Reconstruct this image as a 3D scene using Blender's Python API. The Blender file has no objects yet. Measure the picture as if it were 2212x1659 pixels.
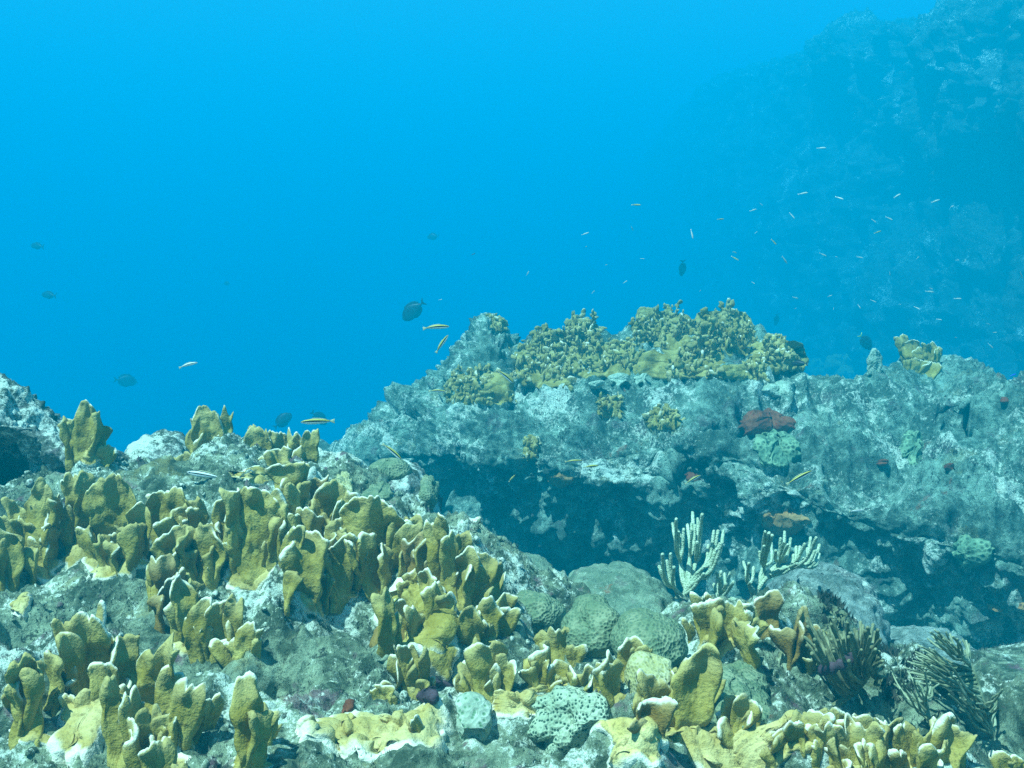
import bpy, math, random
import numpy as np
from mathutils import Vector, Matrix
from mathutils.bvhtree import BVHTree

SC = bpy.context.scene
COL = SC.collection
R = math.radians

# ------------------------------------------------------------------ camera, sky, sun, exposure
PITCH = R(-6.0)
HFOV = R(52.0)
cam_d = bpy.data.cameras.new("camera")
cam_d.sensor_width = 36.0
cam_d.lens = 18.0 / math.tan(HFOV / 2)
cam_d.clip_start, cam_d.clip_end = 0.02, 600.0
cam = bpy.data.objects.new("camera", cam_d)
COL.objects.link(cam)
cam.rotation_euler = (R(90) + PITCH, 0, 0)
SC.camera = cam

SUN_DIR = Vector((-0.36, -0.30, 0.88)).normalized()      # towards the sun
world = bpy.data.worlds.new("World")
SC.world = world
world.use_nodes = True
wt = world.node_tree
sky = wt.nodes.new("ShaderNodeTexSky")
sky.sky_type = 'NISHITA'
sky.sun_disc = False
sky.sun_elevation = math.asin(SUN_DIR.z)
sky.sun_rotation = math.atan2(SUN_DIR.x, SUN_DIR.y)
wt.links.new(sky.outputs[0], wt.nodes["Background"].inputs[0])
wt.nodes["Background"].inputs[1].default_value = 0.06
sun_d = bpy.data.lights.new("sun", 'SUN')
sun_d.energy = 5.0
sun_d.angle = R(0.5)
sun_d.color = (1.0, 0.97, 0.80)
sun = bpy.data.objects.new("sun", sun_d)
COL.objects.link(sun)
sun.rotation_euler = SUN_DIR.to_track_quat('Z', 'Y').to_euler()

SC.view_settings.view_transform = 'Standard'
SC.view_settings.look = 'None'
SC.view_settings.gamma = 1.0
SC.view_settings.exposure = 1.98
SC.cycles.use_denoising = False
SC.cycles.volume_bounces = 2
SC.cycles.max_bounces = 6
SC.cycles.diffuse_bounces = 3

# the water itself: one closed box of even density round camera and scene
HAZE_DENS = 0.145
HAZE_COLOR = (0.0, 0.207, 0.272)
HAZE_ABS = (0.0, 0.244, 0.512)

# ------------------------------------------------------------------ numeric helpers
FPX = 1106.0 / math.tan(HFOV / 2)
CF = np.array([0, math.cos(PITCH), math.sin(PITCH)])
CU = np.array([0, -math.sin(PITCH), math.cos(PITCH)])
CR = np.array([1.0, 0, 0])


def at(vx, vy, d):
    """point at depth d metres behind a spot of the photograph"""
    return CF * d + CR * ((vx - 1106.0) / FPX * d) + CU * ((829.5 - vy) / FPX * d)


def _hash(ix, iy, iz, seed):
    h = (ix.astype(np.uint32) * np.uint32(374761393) + iy.astype(np.uint32) * np.uint32(668265263)
         + iz.astype(np.uint32) * np.uint32(2147483647) + np.uint32((seed * 974711 + 12345) & 0xFFFFFFFF))
    h = (h ^ (h >> np.uint32(13))) * np.uint32(1274126177)
    h = (h ^ (h >> np.uint32(16))) * np.uint32(2246822519)
    h ^= h >> np.uint32(15)
    return h.astype(np.float64) / 4294967295.0 * 2 - 1


def noise(p, s=1.0, seed=0):
    p = np.asarray(p, float) * s + 517.3
    i = np.floor(p).astype(np.int64)
    f = p - i
    f = f * f * f * (f * (f * 6 - 15) + 10)
    out = 0
    for dx in (0, 1):
        wx = f[..., 0] if dx else 1 - f[..., 0]
        for dy in (0, 1):
            wy = f[..., 1] if dy else 1 - f[..., 1]
            for dz in (0, 1):
                wz = f[..., 2] if dz else 1 - f[..., 2]
                out = out + wx * wy * wz * _hash(i[..., 0] + dx, i[..., 1] + dy, i[..., 2] + dz, seed)
    return out


def fbm(p, s=1.0, octv=4, seed=0, gain=0.5):
    out, a = 0, 1.0
    for k in range(octv):
        out = out + a * noise(p, s * 2.03 ** k, seed + k * 7)
        a *= gain
    return out


def billow(p, s=1.0, octv=3, seed=0, gain=0.5):
    out, a = 0, 1.0
    for k in range(octv):
        out = out + a * (0.5 - np.abs(noise(p, s * 2.03 ** k, seed + k * 7)))
        a *= gain
    return out


def knob_field(p, s=28.0, seed=0, r=0.34, share=0.35):
    """sparse round knobs, 0..1"""
    p = np.asarray(p, float) * s + 517.3
    i0 = np.floor(p).astype(np.int64)
    out = np.zeros(p.shape[:-1])
    for dx in (-1, 0, 1):
        for dy in (-1, 0, 1):
            for dz in (-1, 0, 1):
                c = i0 + np.array([dx, dy, dz])
                j = np.stack([_hash(c[..., 0], c[..., 1], c[..., 2], seed + k) for k in (1, 2, 3)], -1)
                on = (_hash(c[..., 0], c[..., 1], c[..., 2], seed + 4) * .5 + .5) < share
                rr = r * (0.75 + 0.5 * np.abs(j[..., 0]))
                d2 = ((c + 0.5 + 0.3 * j - p) ** 2).sum(-1) / rr ** 2
                out = np.maximum(out, np.where(on, np.sqrt(np.clip(1 - d2, 0, 1)), 0))
    return out


def rounds(p, s=1.0, octv=2, seed=0, gain=0.45):
    """rounded lobes with creases between them, about 0..1"""
    out, a = 0, 1.0
    for k in range(octv):
        out = out + a * 1.6 * np.abs(noise(p, s * 2.03 ** k, seed + k * 7))
        a *= gain
    return np.clip(out, 0, 1.6)


def cells(p, s=1.0, seed=0):
    """domed lobes, one per random cell: 1 on top of a lobe, 0 in the crease"""
    p = np.asarray(p, float) * s + 517.3
    i0 = np.floor(p).astype(np.int64)
    f1 = np.full(p.shape[:-1], 9.0)
    for dx in (-1, 0, 1):
        for dy in (-1, 0, 1):
            for dz in (-1, 0, 1):
                c = i0 + np.array([dx, dy, dz])
                j = np.stack([_hash(c[..., 0], c[..., 1], c[..., 2], seed + k) for k in (1, 2, 3)], -1)
                f1 = np.minimum(f1, ((c + 0.5 + 0.38 * j - p) ** 2).sum(-1))
    return np.sqrt(np.clip(1 - f1 / 0.75, 0, 1))


def sstep(a, b, x):
    t = np.clip((x - a) / (b - a), 0, 1)
    return t * t * (3 - 2 * t)


def grid_quads(nu, nv, off=0):
    i = np.arange(nu * nv).reshape(nu, nv) + off
    return np.stack([i[:-1, :-1], i[1:, :-1], i[1:, 1:], i[:-1, 1:]], -1).reshape(-1, 4)


def mesh_obj(name, v, quads, mat, parent=None, tris=None, attrs=None, smooth=True, loc=None):
    v = np.asarray(v, float).reshape(-1, 3)
    if loc is not None:
        v = v - np.asarray(loc)
    me = bpy.data.meshes.new(name)
    nq = 0 if quads is None else len(quads)
    nt = 0 if tris is None else len(tris)
    me.vertices.add(len(v))
    me.vertices.foreach_set("co", v.ravel().astype(np.float32))
    idx = []
    if nq:
        idx.append(np.asarray(quads).ravel())
    if nt:
        idx.append(np.asarray(tris).ravel())
    idx = np.concatenate(idx).astype(np.int32)
    me.loops.add(len(idx))
    me.loops.foreach_set("vertex_index", idx)
    me.polygons.add(nq + nt)
    st = np.concatenate([np.arange(nq) * 4, nq * 4 + np.arange(nt) * 3]).astype(np.int32)
    me.polygons.foreach_set("loop_start", st)
    me.update(calc_edges=True)
    me.polygons.foreach_set("use_smooth", np.full(nq + nt, smooth))
    for k, a in (attrs or {}).items():
        at_ = me.attributes.new(k, 'FLOAT', 'POINT')
        at_.data.foreach_set("value", np.asarray(a, np.float32).ravel())
    if mat is not None:
        me.materials.append(mat)
    me.validate()
    o = bpy.data.objects.new(name, me)
    COL.objects.link(o)
    if loc is not None:
        o.location = Vector(tuple(loc)) - (parent.location if parent is not None else Vector((0, 0, 0)))
    if parent is not None:
        o.parent = parent
    return o


def empty(name, loc):
    o = bpy.data.objects.new(name, None)
    o.empty_display_size = 0.03
    o.location = tuple(loc)
    COL.objects.link(o)
    return o


def tag(o, label=None, cat=None, group=None, kind=None):
    if label:
        o["label"] = label
    if cat:
        o["category"] = cat
    if group:
        o["group"] = group
    if kind:
        o["kind"] = kind
    return o


# ------------------------------------------------------------------ materials
class NT:
    def __init__(self, name, rough=0.85):
        self.m = bpy.data.materials.new(name)
        self.m.use_nodes = True
        self.t = self.m.node_tree
        self.b = self.t.nodes["Principled BSDF"]
        self.b.inputs["Roughness"].default_value = rough
        self.b.inputs["Specular IOR Level"].default_value = 0.12
        self.co = self.t.nodes.new("ShaderNodeTexCoord").outputs["Object"]

    def link(self, a, b):
        self.t.links.new(a, b)

    def noise(self, s, detail=3, rough=0.6, dist=0.0, off=0.0):
        n = self.t.nodes.new("ShaderNodeTexNoise")
        n.inputs["Scale"].default_value = s
        n.inputs["Detail"].default_value = detail
        n.inputs["Roughness"].default_value = rough
        n.inputs["Distortion"].default_value = dist
        if off:
            mp = self.t.nodes.new("ShaderNodeMapping")
            mp.inputs["Location"].default_value = (off, off * 1.7, -off)
            self.link(self.co, mp.inputs[0])
            self.link(mp.outputs[0], n.inputs["Vector"])
        else:
            self.link(self.co, n.inputs["Vector"])
        return n.outputs["Fac"]

    def vor(self, s, feat='F1'):
        n = self.t.nodes.new("ShaderNodeTexVoronoi")
        n.feature = feat
        n.inputs["Scale"].default_value = s
        self.link(self.co, n.inputs["Vector"])
        return n.outputs["Distance"]

    def ramp(self, fac, a, b, lo=0.0, hi=1.0):
        n = self.t.nodes.new("ShaderNodeMapRange")
        n.interpolation_type = 'SMOOTHSTEP'
        n.inputs[1].default_value, n.inputs[2].default_value = a, b
        n.inputs[3].default_value, n.inputs[4].default_value = lo, hi
        self.link(fac, n.inputs[0])
        return n.outputs[0]

    def math(self, op, a, b):
        n = self.t.nodes.new("ShaderNodeMath")
        n.operation = op
        for k, x in enumerate((a, b)):
            if isinstance(x, (int, float)):
                n.inputs[k].default_value = x
            else:
                self.link(x, n.inputs[k])
        return n.outputs[0]

    def mix(self, fac, a, b):
        n = self.t.nodes.new("ShaderNodeMix")
        n.data_type = 'RGBA'
        for k, x in ((0, fac), (6, a), (7, b)):
            if isinstance(x, (int, float)):
                n.inputs[k].default_value = x
            elif isinstance(x, tuple):
                n.inputs[k].default_value = (*x, 1)
            else:
                self.link(x, n.inputs[k])
        return n.outputs[2]

    def attr(self, name):
        n = self.t.nodes.new("ShaderNodeAttribute")
        n.attribute_name = name
        return n.outputs["Fac"]

    def rand(self):
        return self.t.nodes.new("ShaderNodeObjectInfo").outputs["Random"]

    def color(self, c):
        if isinstance(c, tuple):
            self.b.inputs["Base Color"].default_value = (*c, 1)
        else:
            self.link(c, self.b.inputs["Base Color"])
        return self

    def bump(self, h, dist, strength=1.0, prev=None):
        n = self.t.nodes.new("ShaderNodeBump")
        n.inputs["Strength"].default_value = strength
        n.inputs["Distance"].default_value = dist
        self.link(h, n.inputs["Height"])
        if prev is not None:
            self.link(prev, n.inputs["Normal"])
        self.link(n.outputs[0], self.b.inputs["Normal"])
        return n.outputs[0]


def rock_mat(name, k=1.0, white=0.5, dark=(0.05, 0.07, 0.042), mid=(0.29, 0.33, 0.21), purple=0.5, rust=0.0,
             yellow=0.0, bump=0.012):
    """k scales the pattern (bigger = finer); white is how much pale crust there is"""
    m = NT(name, 0.9)
    n1 = m.noise(5 * k, 5, 0.65)
    n2 = m.noise(26 * k, 6, 0.72, 0.3, 3.1)
    n3 = m.noise(95 * k, 5, 0.75, 0.0, 7.7)
    nb = m.noise(3.4 * k, 6, 0.68, 0.5, 11.3)
    c = m.mix(m.ramp(m.math('ADD', m.math('MULTIPLY', n1, 0.45), m.math('MULTIPLY', n2, 0.55)), 0.42, 0.60), dark, mid)
    pu = m.noise(7.5 * k, 5, 0.7, 0.0, 21.0)
    c = m.mix(m.math('MULTIPLY', m.ramp(pu, 0.57, 0.64), purple), c, (0.20, 0.085, 0.12))
    if rust:
        ru = m.noise(9 * k, 4, 0.65, 0.0, 31.0)
        c = m.mix(m.math('MULTIPLY', m.ramp(ru, 0.66, 0.71), rust), c, (0.34, 0.07, 0.025))
    if yellow:
        ye = m.noise(5.2 * k, 5, 0.7, 0.0, 41.0)
        c = m.mix(m.math('MULTIPLY', m.ramp(ye, 0.58, 0.66), yellow), c, (0.32, 0.25, 0.07))
    zone = m.ramp(m.noise(1.9 * k, 3, 0.55, 0.3, 61.0), 0.42, 0.58, 0.35, 1.0)
    # pale crust: patches and clusters broken up by fine grain
    wp = m.math('ADD', m.math('MULTIPLY', nb, 0.5), m.math('ADD', m.math('MULTIPLY', n2, 0.3), m.math('MULTIPLY', n3, 0.3)))
    th = 0.70 - 0.2 * white
    c = m.mix(m.math('MULTIPLY', m.ramp(wp, th, th + 0.06), 0.9), c, (0.66, 0.69, 0.56))
    cl = m.math('ADD', n3, m.math('MULTIPLY', m.math('SUBTRACT', nb, 0.5), 0.45))
    c = m.mix(m.math('MULTIPLY', m.ramp(cl, 0.565, 0.65, 0, 0.85), zone), c, (0.62, 0.64, 0.50))
    dk = m.ramp(m.noise(60 * k, 5, 0.72, 0.0, 51.0), 0.55, 0.63)
    c = m.mix(m.math('MULTIPLY', m.math('MULTIPLY', dk, 0.9), zone), c, (0.022, 0.03, 0.024))
    m.color(c)
    b1 = m.bump(n2, bump, 1.0)
    m.bump(n3, bump * 0.5, 1.0, b1)
    return m.m


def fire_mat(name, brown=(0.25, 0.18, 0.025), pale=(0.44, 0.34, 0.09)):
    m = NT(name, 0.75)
    n1 = m.noise(22, 4, 0.6)
    n2 = m.noise(120, 3, 0.7, 0, 3.0)
    n3 = m.noise(60, 3, 0.6, 0, 9.0)
    c = m.mix(m.ramp(n1, 0.35, 0.68), brown, pale)
    c = m.mix(m.ramp(m.rand(), 0.0, 1.0, 0.0, 0.22), c, (0.17, 0.115, 0.02))
    c = m.mix(m.ramp(n2, 0.54, 0.70, 0, 0.6), c, (0.10, 0.065, 0.012))
    c = m.mix(m.ramp(n3, 0.56, 0.70, 0, 0.35), c, (0.13, 0.085, 0.015))
    tip = m.math('ADD', m.attr('tip'), m.math('MULTIPLY', m.math('SUBTRACT', n3, 0.5), 0.9))
    c = m.mix(m.ramp(m.attr('paleness'), 0.0, 1.0, 0, 0.42), c, (0.46, 0.37, 0.17))  # mixes in a paler buff where this attribute is high
    c = m.mix(m.ramp(tip, 0.32, 1.0, 0, 0.9), c, (0.74, 0.69, 0.54))
    m.color(c)
    b = m.bump(n1, 0.012, 0.5)
    m.bump(n2, 0.004, 0.8, b)
    return m.m


def simple_mat(name, a, b, s=30, bump=0.004, rough=0.8, spots=None):
    m = NT(name, rough)
    n = m.noise(s, 4, 0.65)
    c = m.mix(m.ramp(n, 0.36, 0.66), a, b)
    if spots:
        sc, col, r0, r1 = spots
        v = m.vor(sc)
        c = m.mix(m.ramp(v, r0, r1, 1, 0), c, col)
    m.color(c)
    if bump:
        if spots:
            b1 = m.bump(m.vor(spots[0]), bump, 0.8)
            m.bump(n, bump, 0.6, b1)
        else:
            m.bump(n, bump, 0.8)
    return m.m


M = {}
M['reef'] = rock_mat("reef_rock", 1.0, 0.72, purple=0.55, rust=0.25, yellow=0.35)
M['boulder'] = rock_mat("encrusted_rock", 0.9, 0.68, dark=(0.06, 0.10, 0.075), mid=(0.27, 0.38, 0.285), purple=0.25, rust=0.35, yellow=0.3, bump=0.02)
M['speckled'] = rock_mat("speckled_rock", 1.1, 0.85, purple=0.3, mid=(0.24, 0.25, 0.22))
M['grey_boulder'] = rock_mat("grey_speckled_rock", 1.3, 0.50, dark=(0.10, 0.14, 0.12), mid=(0.32, 0.38, 0.33), purple=0.15)
M['green_rock'] = rock_mat("turf_rock", 1.0, 0.35, dark=(0.12, 0.17, 0.11), mid=(0.27, 0.33, 0.22), purple=0.2, rust=0.4)
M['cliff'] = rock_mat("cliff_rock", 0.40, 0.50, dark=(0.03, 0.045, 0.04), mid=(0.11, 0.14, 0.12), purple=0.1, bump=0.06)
M['sand'] = simple_mat("seabed_sand", (0.12, 0.13, 0.10), (0.25, 0.25, 0.2), 3, 0.03)
M['turfmat'] = simple_mat("turf", (0.05, 0.06, 0.04), (0.24, 0.24, 0.18), 40, 0)
M['fire'] = fire_mat("fire_coral")
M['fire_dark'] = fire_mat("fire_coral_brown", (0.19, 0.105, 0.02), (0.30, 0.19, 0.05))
M['fire_far'] = fire_mat("fire_coral_knobbly", (0.19, 0.145, 0.025), (0.44, 0.36, 0.12))
M['foot'] = fire_mat("fire_coral_foot", (0.34, 0.24, 0.05), (0.54, 0.42, 0.16))
M['crust'] = fire_mat("yellow_crust", (0.46, 0.34, 0.10), (0.62, 0.50, 0.22))

# ------------------------------------------------------------------ rock surfaces
SURF = []          # BVH trees corals can stand on


def add_surf(v, quads):
    SURF.append(BVHTree.FromPolygons([tuple(p) for p in np.asarray(v).reshape(-1, 3)], np.asarray(quads).tolist()))


def cast(vx, vy):
    d = Vector(at(vx, vy, 1.0)).normalized()
    best = None
    for t in SURF:
        h = t.ray_cast(Vector((0, 0, 0)), d)
        if h[0] is not None and (best is None or h[3] < best[2]):
            n = h[1]
            if n.dot(d) > 0:
                n = -n
            best = (np.array(h[0]), np.array(n), h[3])
    return best


def depth_of(p):
    return float(np.dot(p, CF))


# near reef: a height field through measured spots
CTRL = []
for y_, row in {
    1760: [(-500, 1.28), (-100, 1.26), (300, 1.24), (700, 1.22), (1100, 1.22), (1500, 1.22), (1900, 1.24), (2300, 1.27), (2800, 1.3)],
    1560: [(-400, 1.52), (0, 1.48), (300, 1.47), (600, 1.46), (900, 1.46), (1200, 1.47), (1500, 1.48), (1800, 1.52), (2100, 1.58), (2500, 1.65)],
    1450: [(-300, 1.72), (0, 1.66), (300, 1.64), (600, 1.62), (780, 1.78), (960, 1.66), (1150, 1.66), (1400, 1.68), (1650, 1.76), (1900, 1.92), (2150, 2.02), (2500, 2.1)],
    1350: [(-300, 1.92), (0, 1.84), (300, 1.80), (600, 1.76), (800, 1.72), (950, 1.70), (1100, 1.9), (1250, 1.98), (1400, 2.0), (1650, 2.05)],
    1400: [(1900, 2.25), (2100, 2.3), (2300, 2.35), (2600, 2.4)],
    1250: [(-300, 2.10), (0, 2.02), (300, 1.98), (600, 1.90), (800, 1.85), (950, 1.84), (1040, 1.95)],
    1150: [(-300, 2.3), (0, 2.24), (300, 2.18), (600, 2.06), (800, 2.05), (930, 2.1)],
    1105: [(-200, 2.42), (60, 2.38)],
    1060: [(300, 2.42), (500, 2.35), (700, 2.40), (800, 2.5)],
    1008: [(300, 2.75), (450, 2.65), (600, 2.62), (680, 2.7)],
}.items():
    for x_, d_ in row:
        CTRL.append(at(x_, y_, d_))
CTRL = [tuple(p) for p in CTRL]
for x_ in np.arange(-2.6, 3.0, 0.5):
    CTRL.append((x_, 0.5, -0.70))
    CTRL.append((x_, -0.3, -0.75))
for x_ in np.arange(-2.6, 3.2, 0.35):
    yb = 3.25 if x_ < -0.35 else 2.95
    CTRL.append((x_, yb, -1.25))
    CTRL.append((x_, yb + 0.5, -2.0))
    CTRL.append((x_, yb + 1.2, -3.6))
for p in [(-2.6, 1.5, -0.6), (-2.6, 2.2, -0.6), (2.6, 1.5, -0.8), (2.8, 2.1, -0.9), (0.28, 2.45, -1.0), (0.72, 2.6, -1.15), (0.45, 2.7, -1.1), (0.1, 2.6, -0.95)]:
    CTRL.append(p)
CTRL = np.array(CTRL)


def fit_tps(c):
    n = len(c)
    d = np.linalg.norm(c[:, None, :2] - c[None, :, :2], axis=-1)
    K = np.where(d > 1e-9, d, 0) + 0.012 * np.eye(n)
    A = np.zeros((n + 3, n + 3))
    A[:n, :n] = -K
    A[:n, n] = 1
    A[:n, n + 1:] = c[:, :2]
    A[n:, :n] = A[:n, n:].T
    return np.linalg.solve(A, np.concatenate([c[:, 2], np.zeros(3)]))


TW = fit_tps(CTRL)


def terrain_z(x, y):
    x = np.asarray(x, float)
    y = np.asarray(y, float)
    out = TW[-3] + TW[-2] * x + TW[-1] * y
    for (cx, cy, _), w in zip(CTRL, TW[:-3]):
        out = out - w * np.sqrt((x - cx) ** 2 + (y - cy) ** 2)
    return out


gy = np.concatenate([np.linspace(-0.6, 0.9, 40, endpoint=False), np.linspace(0.9, 2.9, 400, endpoint=False), np.linspace(2.9, 4.6, 70)])
gx = np.concatenate([np.linspace(-2.7, -1.3, 60, endpoint=False), np.linspace(-1.3, 1.3, 500, endpoint=False), np.linspace(1.3, 3.0, 70)])
X, Y = np.meshgrid(gx, gy, indexing='ij')
Z = terrain_z(X, Y)
P = np.stack([X, Y, Z], -1)
lump = 0.05 * fbm(P, 3.2, 3, 5) + 0.055 * billow(P, 7, 3, 15) - 0.05 * sstep(0.25, 0.6, noise(P, 6.5, 19)) + 0.010 * billow(P, 30, 3, 25) + 0.014 * rounds(P, 22, 2, 27) + 0.005 * noise(P, 120, 35)
sandy = sstep(0.75, 0.95, X) * sstep(1.55, 1.8, Y)            # the smooth turf-covered shelf on the right
Z = Z + lump * (1 - 0.72 * sandy)
# a dark hollow under the cascading coral
hc = at(775, 1450, 1.75)
Z = Z - 0.16 * np.exp(-(((X - hc[0]) / 0.10) ** 2 + ((Y - hc[1] - 0.03) / 0.06) ** 2))
P = np.stack([X, Y, Z], -1)
P[..., 0] += 0.012 * fbm(P, 14, 2, 71)
P[..., 1] += 0.012 * fbm(P, 14, 2, 72)
reef_quads = grid_quads(*X.shape)
mesh_obj("reef_terrain", P, reef_quads, M['reef'])["kind"] = "structure"
add_surf(P, reef_quads)
REEF_P = P

# far sea floor
gx = np.concatenate([-np.geomspace(90, 3, 40), np.linspace(-2.9, 2.9, 30), np.geomspace(3, 90, 40)])
gy = np.concatenate([np.linspace(-20, 2, 20, endpoint=False), np.geomspace(2, 110, 90)])
X, Y = np.meshgrid(gx, gy, indexing='ij')
P = np.stack([X, Y, np.full_like(X, -8.0)], -1)
P[..., 2] += 0.35 * fbm(P, 0.35, 3, 3)
mesh_obj("seabed", P, grid_quads(*X.shape), M['sand'])["kind"] = "structure"


def catmull(ctrl, nu, nv):
    """smooth surface through a control grid (a, b, 3)"""
    def interp(c, n):
        m = len(c)
        t = np.linspace(0, m - 1, n)
        i = np.clip(t.astype(int), 0, m - 2)
        f = (t - i).reshape(-1, *([1] * (c.ndim - 1)))
        p0 = c[np.maximum(i - 1, 0)]
        p1, p2 = c[i], c[i + 1]
        p3 = c[np.minimum(i + 2, m - 1)]
        return 0.5 * (2 * p1 + (p2 - p0) * f + (2 * p0 - 5 * p1 + 4 * p2 - p3) * f ** 2 + (3 * p1 - p0 - 3 * p2 + p3) * f ** 3)
    a = interp(ctrl, nu)
    return interp(a.transpose(1, 0, 2), nv).transpose(1, 0, 2)


def grid_normals(P):
    n = np.cross(np.gradient(P, axis=0), np.gradient(P, axis=1))
    n /= np.linalg.norm(n, axis=-1, keepdims=True) + 1e-12
    toward = -P / (np.linalg.norm(P, axis=-1, keepdims=True) + 1e-9)
    c = P.shape[1] // 2
    if (n[:, c] * toward[:, c]).sum() < 0:
        n = -n
    return n


def loft_rock(name, cols, nu, nv, mat, amp, seed, dents=(), kind=None):
    """cols: for every column a list of (vx, vy, depth) from the back over the top and down the face"""
    C = np.array([[at(*q) for q in c] for c in cols])
    P = catmull(C, nu, nv)
    N = grid_normals(P)
    for vx, vy, rx, ry, dep in dents:
        dz = P @ CF
        px = (P @ CR) / dz * FPX + 1106
        py = 829.5 - (P @ CU) / dz * FPX
        front = np.zeros(nv)
        front[int(nv * 0.28):] = 1
        w = np.exp(-((px - vx) / rx) ** 2 - ((py - vy) / ry) ** 2) * front[None]
        P = P - N * (dep * w)[..., None]
    N = grid_normals(P)
    h = 0
    for a, s, kind_, k in amp:
        h = h + a * (fbm if kind_ == 'f' else rounds if kind_ == 'r' else billow)(P, s, 3, seed + k)
    P = P + N * (h - np.mean(h))[..., None]
    q = grid_quads(nu, nv)
    o = mesh_obj(name, P, q, mat, loc=P.reshape(-1, 3).mean(0))
    add_surf(P, q)
    if kind:
        o["kind"] = kind
    return o


# the huge boulder beyond the gap
bx = [690, 760, 830, 880, 945, 1000, 1045, 1082, 1125, 1200, 1350, 1500, 1650, 1760, 1900, 2050, 2170, 2320, 2600]
bt = [1005, 962, 945, 885, 815, 735, 698, 716, 760, 748, 738, 742, 765, 815, 812, 812, 838, 835, 815]
bd = [5.6, 5.5, 5.4, 5.3, 5.25, 5.2, 5.15, 5.1, 5.1, 5.1, 5.1, 5.0, 4.9, 4.8, 4.7, 4.6, 4.4, 4.2, 4.2]
bb = [1030, 1000, 990, 985, 975, 980, 990, 995, 1000, 1005, 1015, 1000, 1040, 1090, 1140, 1180, 1220, 1260, 1280]
bf = [5.35, 5.2, 5.0, 4.8, 4.68, 4.58, 4.5, 4.44, 4.38, 4.25, 4.1, 4.0, 3.9, 3.8, 3.7, 3.6, 3.5, 3.4, 3.4]
cols = []
for x, t, dt, b, df in zip(bx, bt, bd, bb, bf):
    m1 = t + (b - t) * 0.36
    cols.append([(x, b + 300, dt + 1.5), (x, t + 60, dt + 1.0), (x, t, dt + 0.15), (x, m1, dt * 0.55 + df * 0.45), (x, t + (b - t) * 0.72, df + 0.12), (x, b, df),
                 (x, b + 75, df + 0.10 - 0.03 * (x > 1600)), (x, b + 190, df + 0.27 - 0.12 * (x > 1600)), (x, b + 420, df + 0.62 - 0.25 * (x > 1600)), (x, 1900, df + 0.8)])
o = loft_rock("boulder", cols, 420, 300, M['boulder'],
              [(0.08, 1.6, 'f', 1), (0.10, 3.6, 'b', 2), (0.065, 9, 'b', 3), (0.03, 8, 'r', 5), (0.024, 28, 'b', 4)], 100,
              dents=[(1610, 905, 85, 26, 0.28), (2140, 825, 40, 28, 0.3), (2095, 880, 30, 24, 0.22), (928, 818, 26, 20, 0.2), (885, 870, 18, 32, 0.16),
                     (1790, 800, 60, 18, 0.1), (1180, 830, 50, 16, 0.12), (1460, 1010, 130, 30, 0.12)])
tag(o, "huge pale speckled boulder with a dark overhang, beyond the gap", "boulder")

# rock at the left edge
cols = []
for x, t, b in zip([-330, -180, -70, 10, 60, 110, 160, 205, 240], [850, 838, 842, 848, 872, 915, 940, 965, 1010], [985, 960, 945, 930, 950, 985, 1005, 1030, 1045]):
    cols.append([(x, b + 250, 3.3), (x, t + 30, 3.0), (x, t, 2.72), (x, (t + b) / 2 - 12, 2.5), (x, b, 2.44), (x, b + 26, 2.58), (x, b + 80, 2.85), (x, b + 300, 2.9)])
o = loft_rock("rock", cols, 170, 150, M['speckled'], [(0.05, 3.5, 'f', 1), (0.05, 8, 'b', 2), (0.02, 26, 'b', 3)], 200)
tag(o, "dark-sided rock with pale speckled top at the left edge", "rock")

# the cliff that fades into the blue on the right
cx_ = [1330, 1450, 1560, 1680, 1800, 1920, 2050, 2170, 2300, 2500, 2800]
ct = [480, 270, 188, 140, 100, 58, 22, 5, -15, -60, -120]
cd = [66, 51, 40, 32, 26, 21.5, 18.6, 16.5, 14.6, 12.6, 11]
cols = []
for k, (x, t, d) in enumerate(zip(cx_, ct, cd)):
    w = 0.5 * math.sin(k * 2.1)
    cols.append([(x + 30, t + 5, d + 6), (x + 12, t + 1, d + 2.5), (x, t, d), (x, t + 130, d - 0.5 + 0.4 * w), (x, t + 290, d - 0.9 + w), (x, t + 420, d - 0.2 - w),
                 (x, t + 620, d - 0.6 + w), (x, 1000, d - 0.3), (x, 2000, d + 0.2)])
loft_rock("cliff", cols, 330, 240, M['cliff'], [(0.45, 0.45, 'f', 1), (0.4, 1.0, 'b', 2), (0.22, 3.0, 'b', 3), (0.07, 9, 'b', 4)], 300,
          dents=[(1960, 380, 110, 110, 1.0), (2150, 470, 40, 140, 0.8)], kind="structure")


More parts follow.
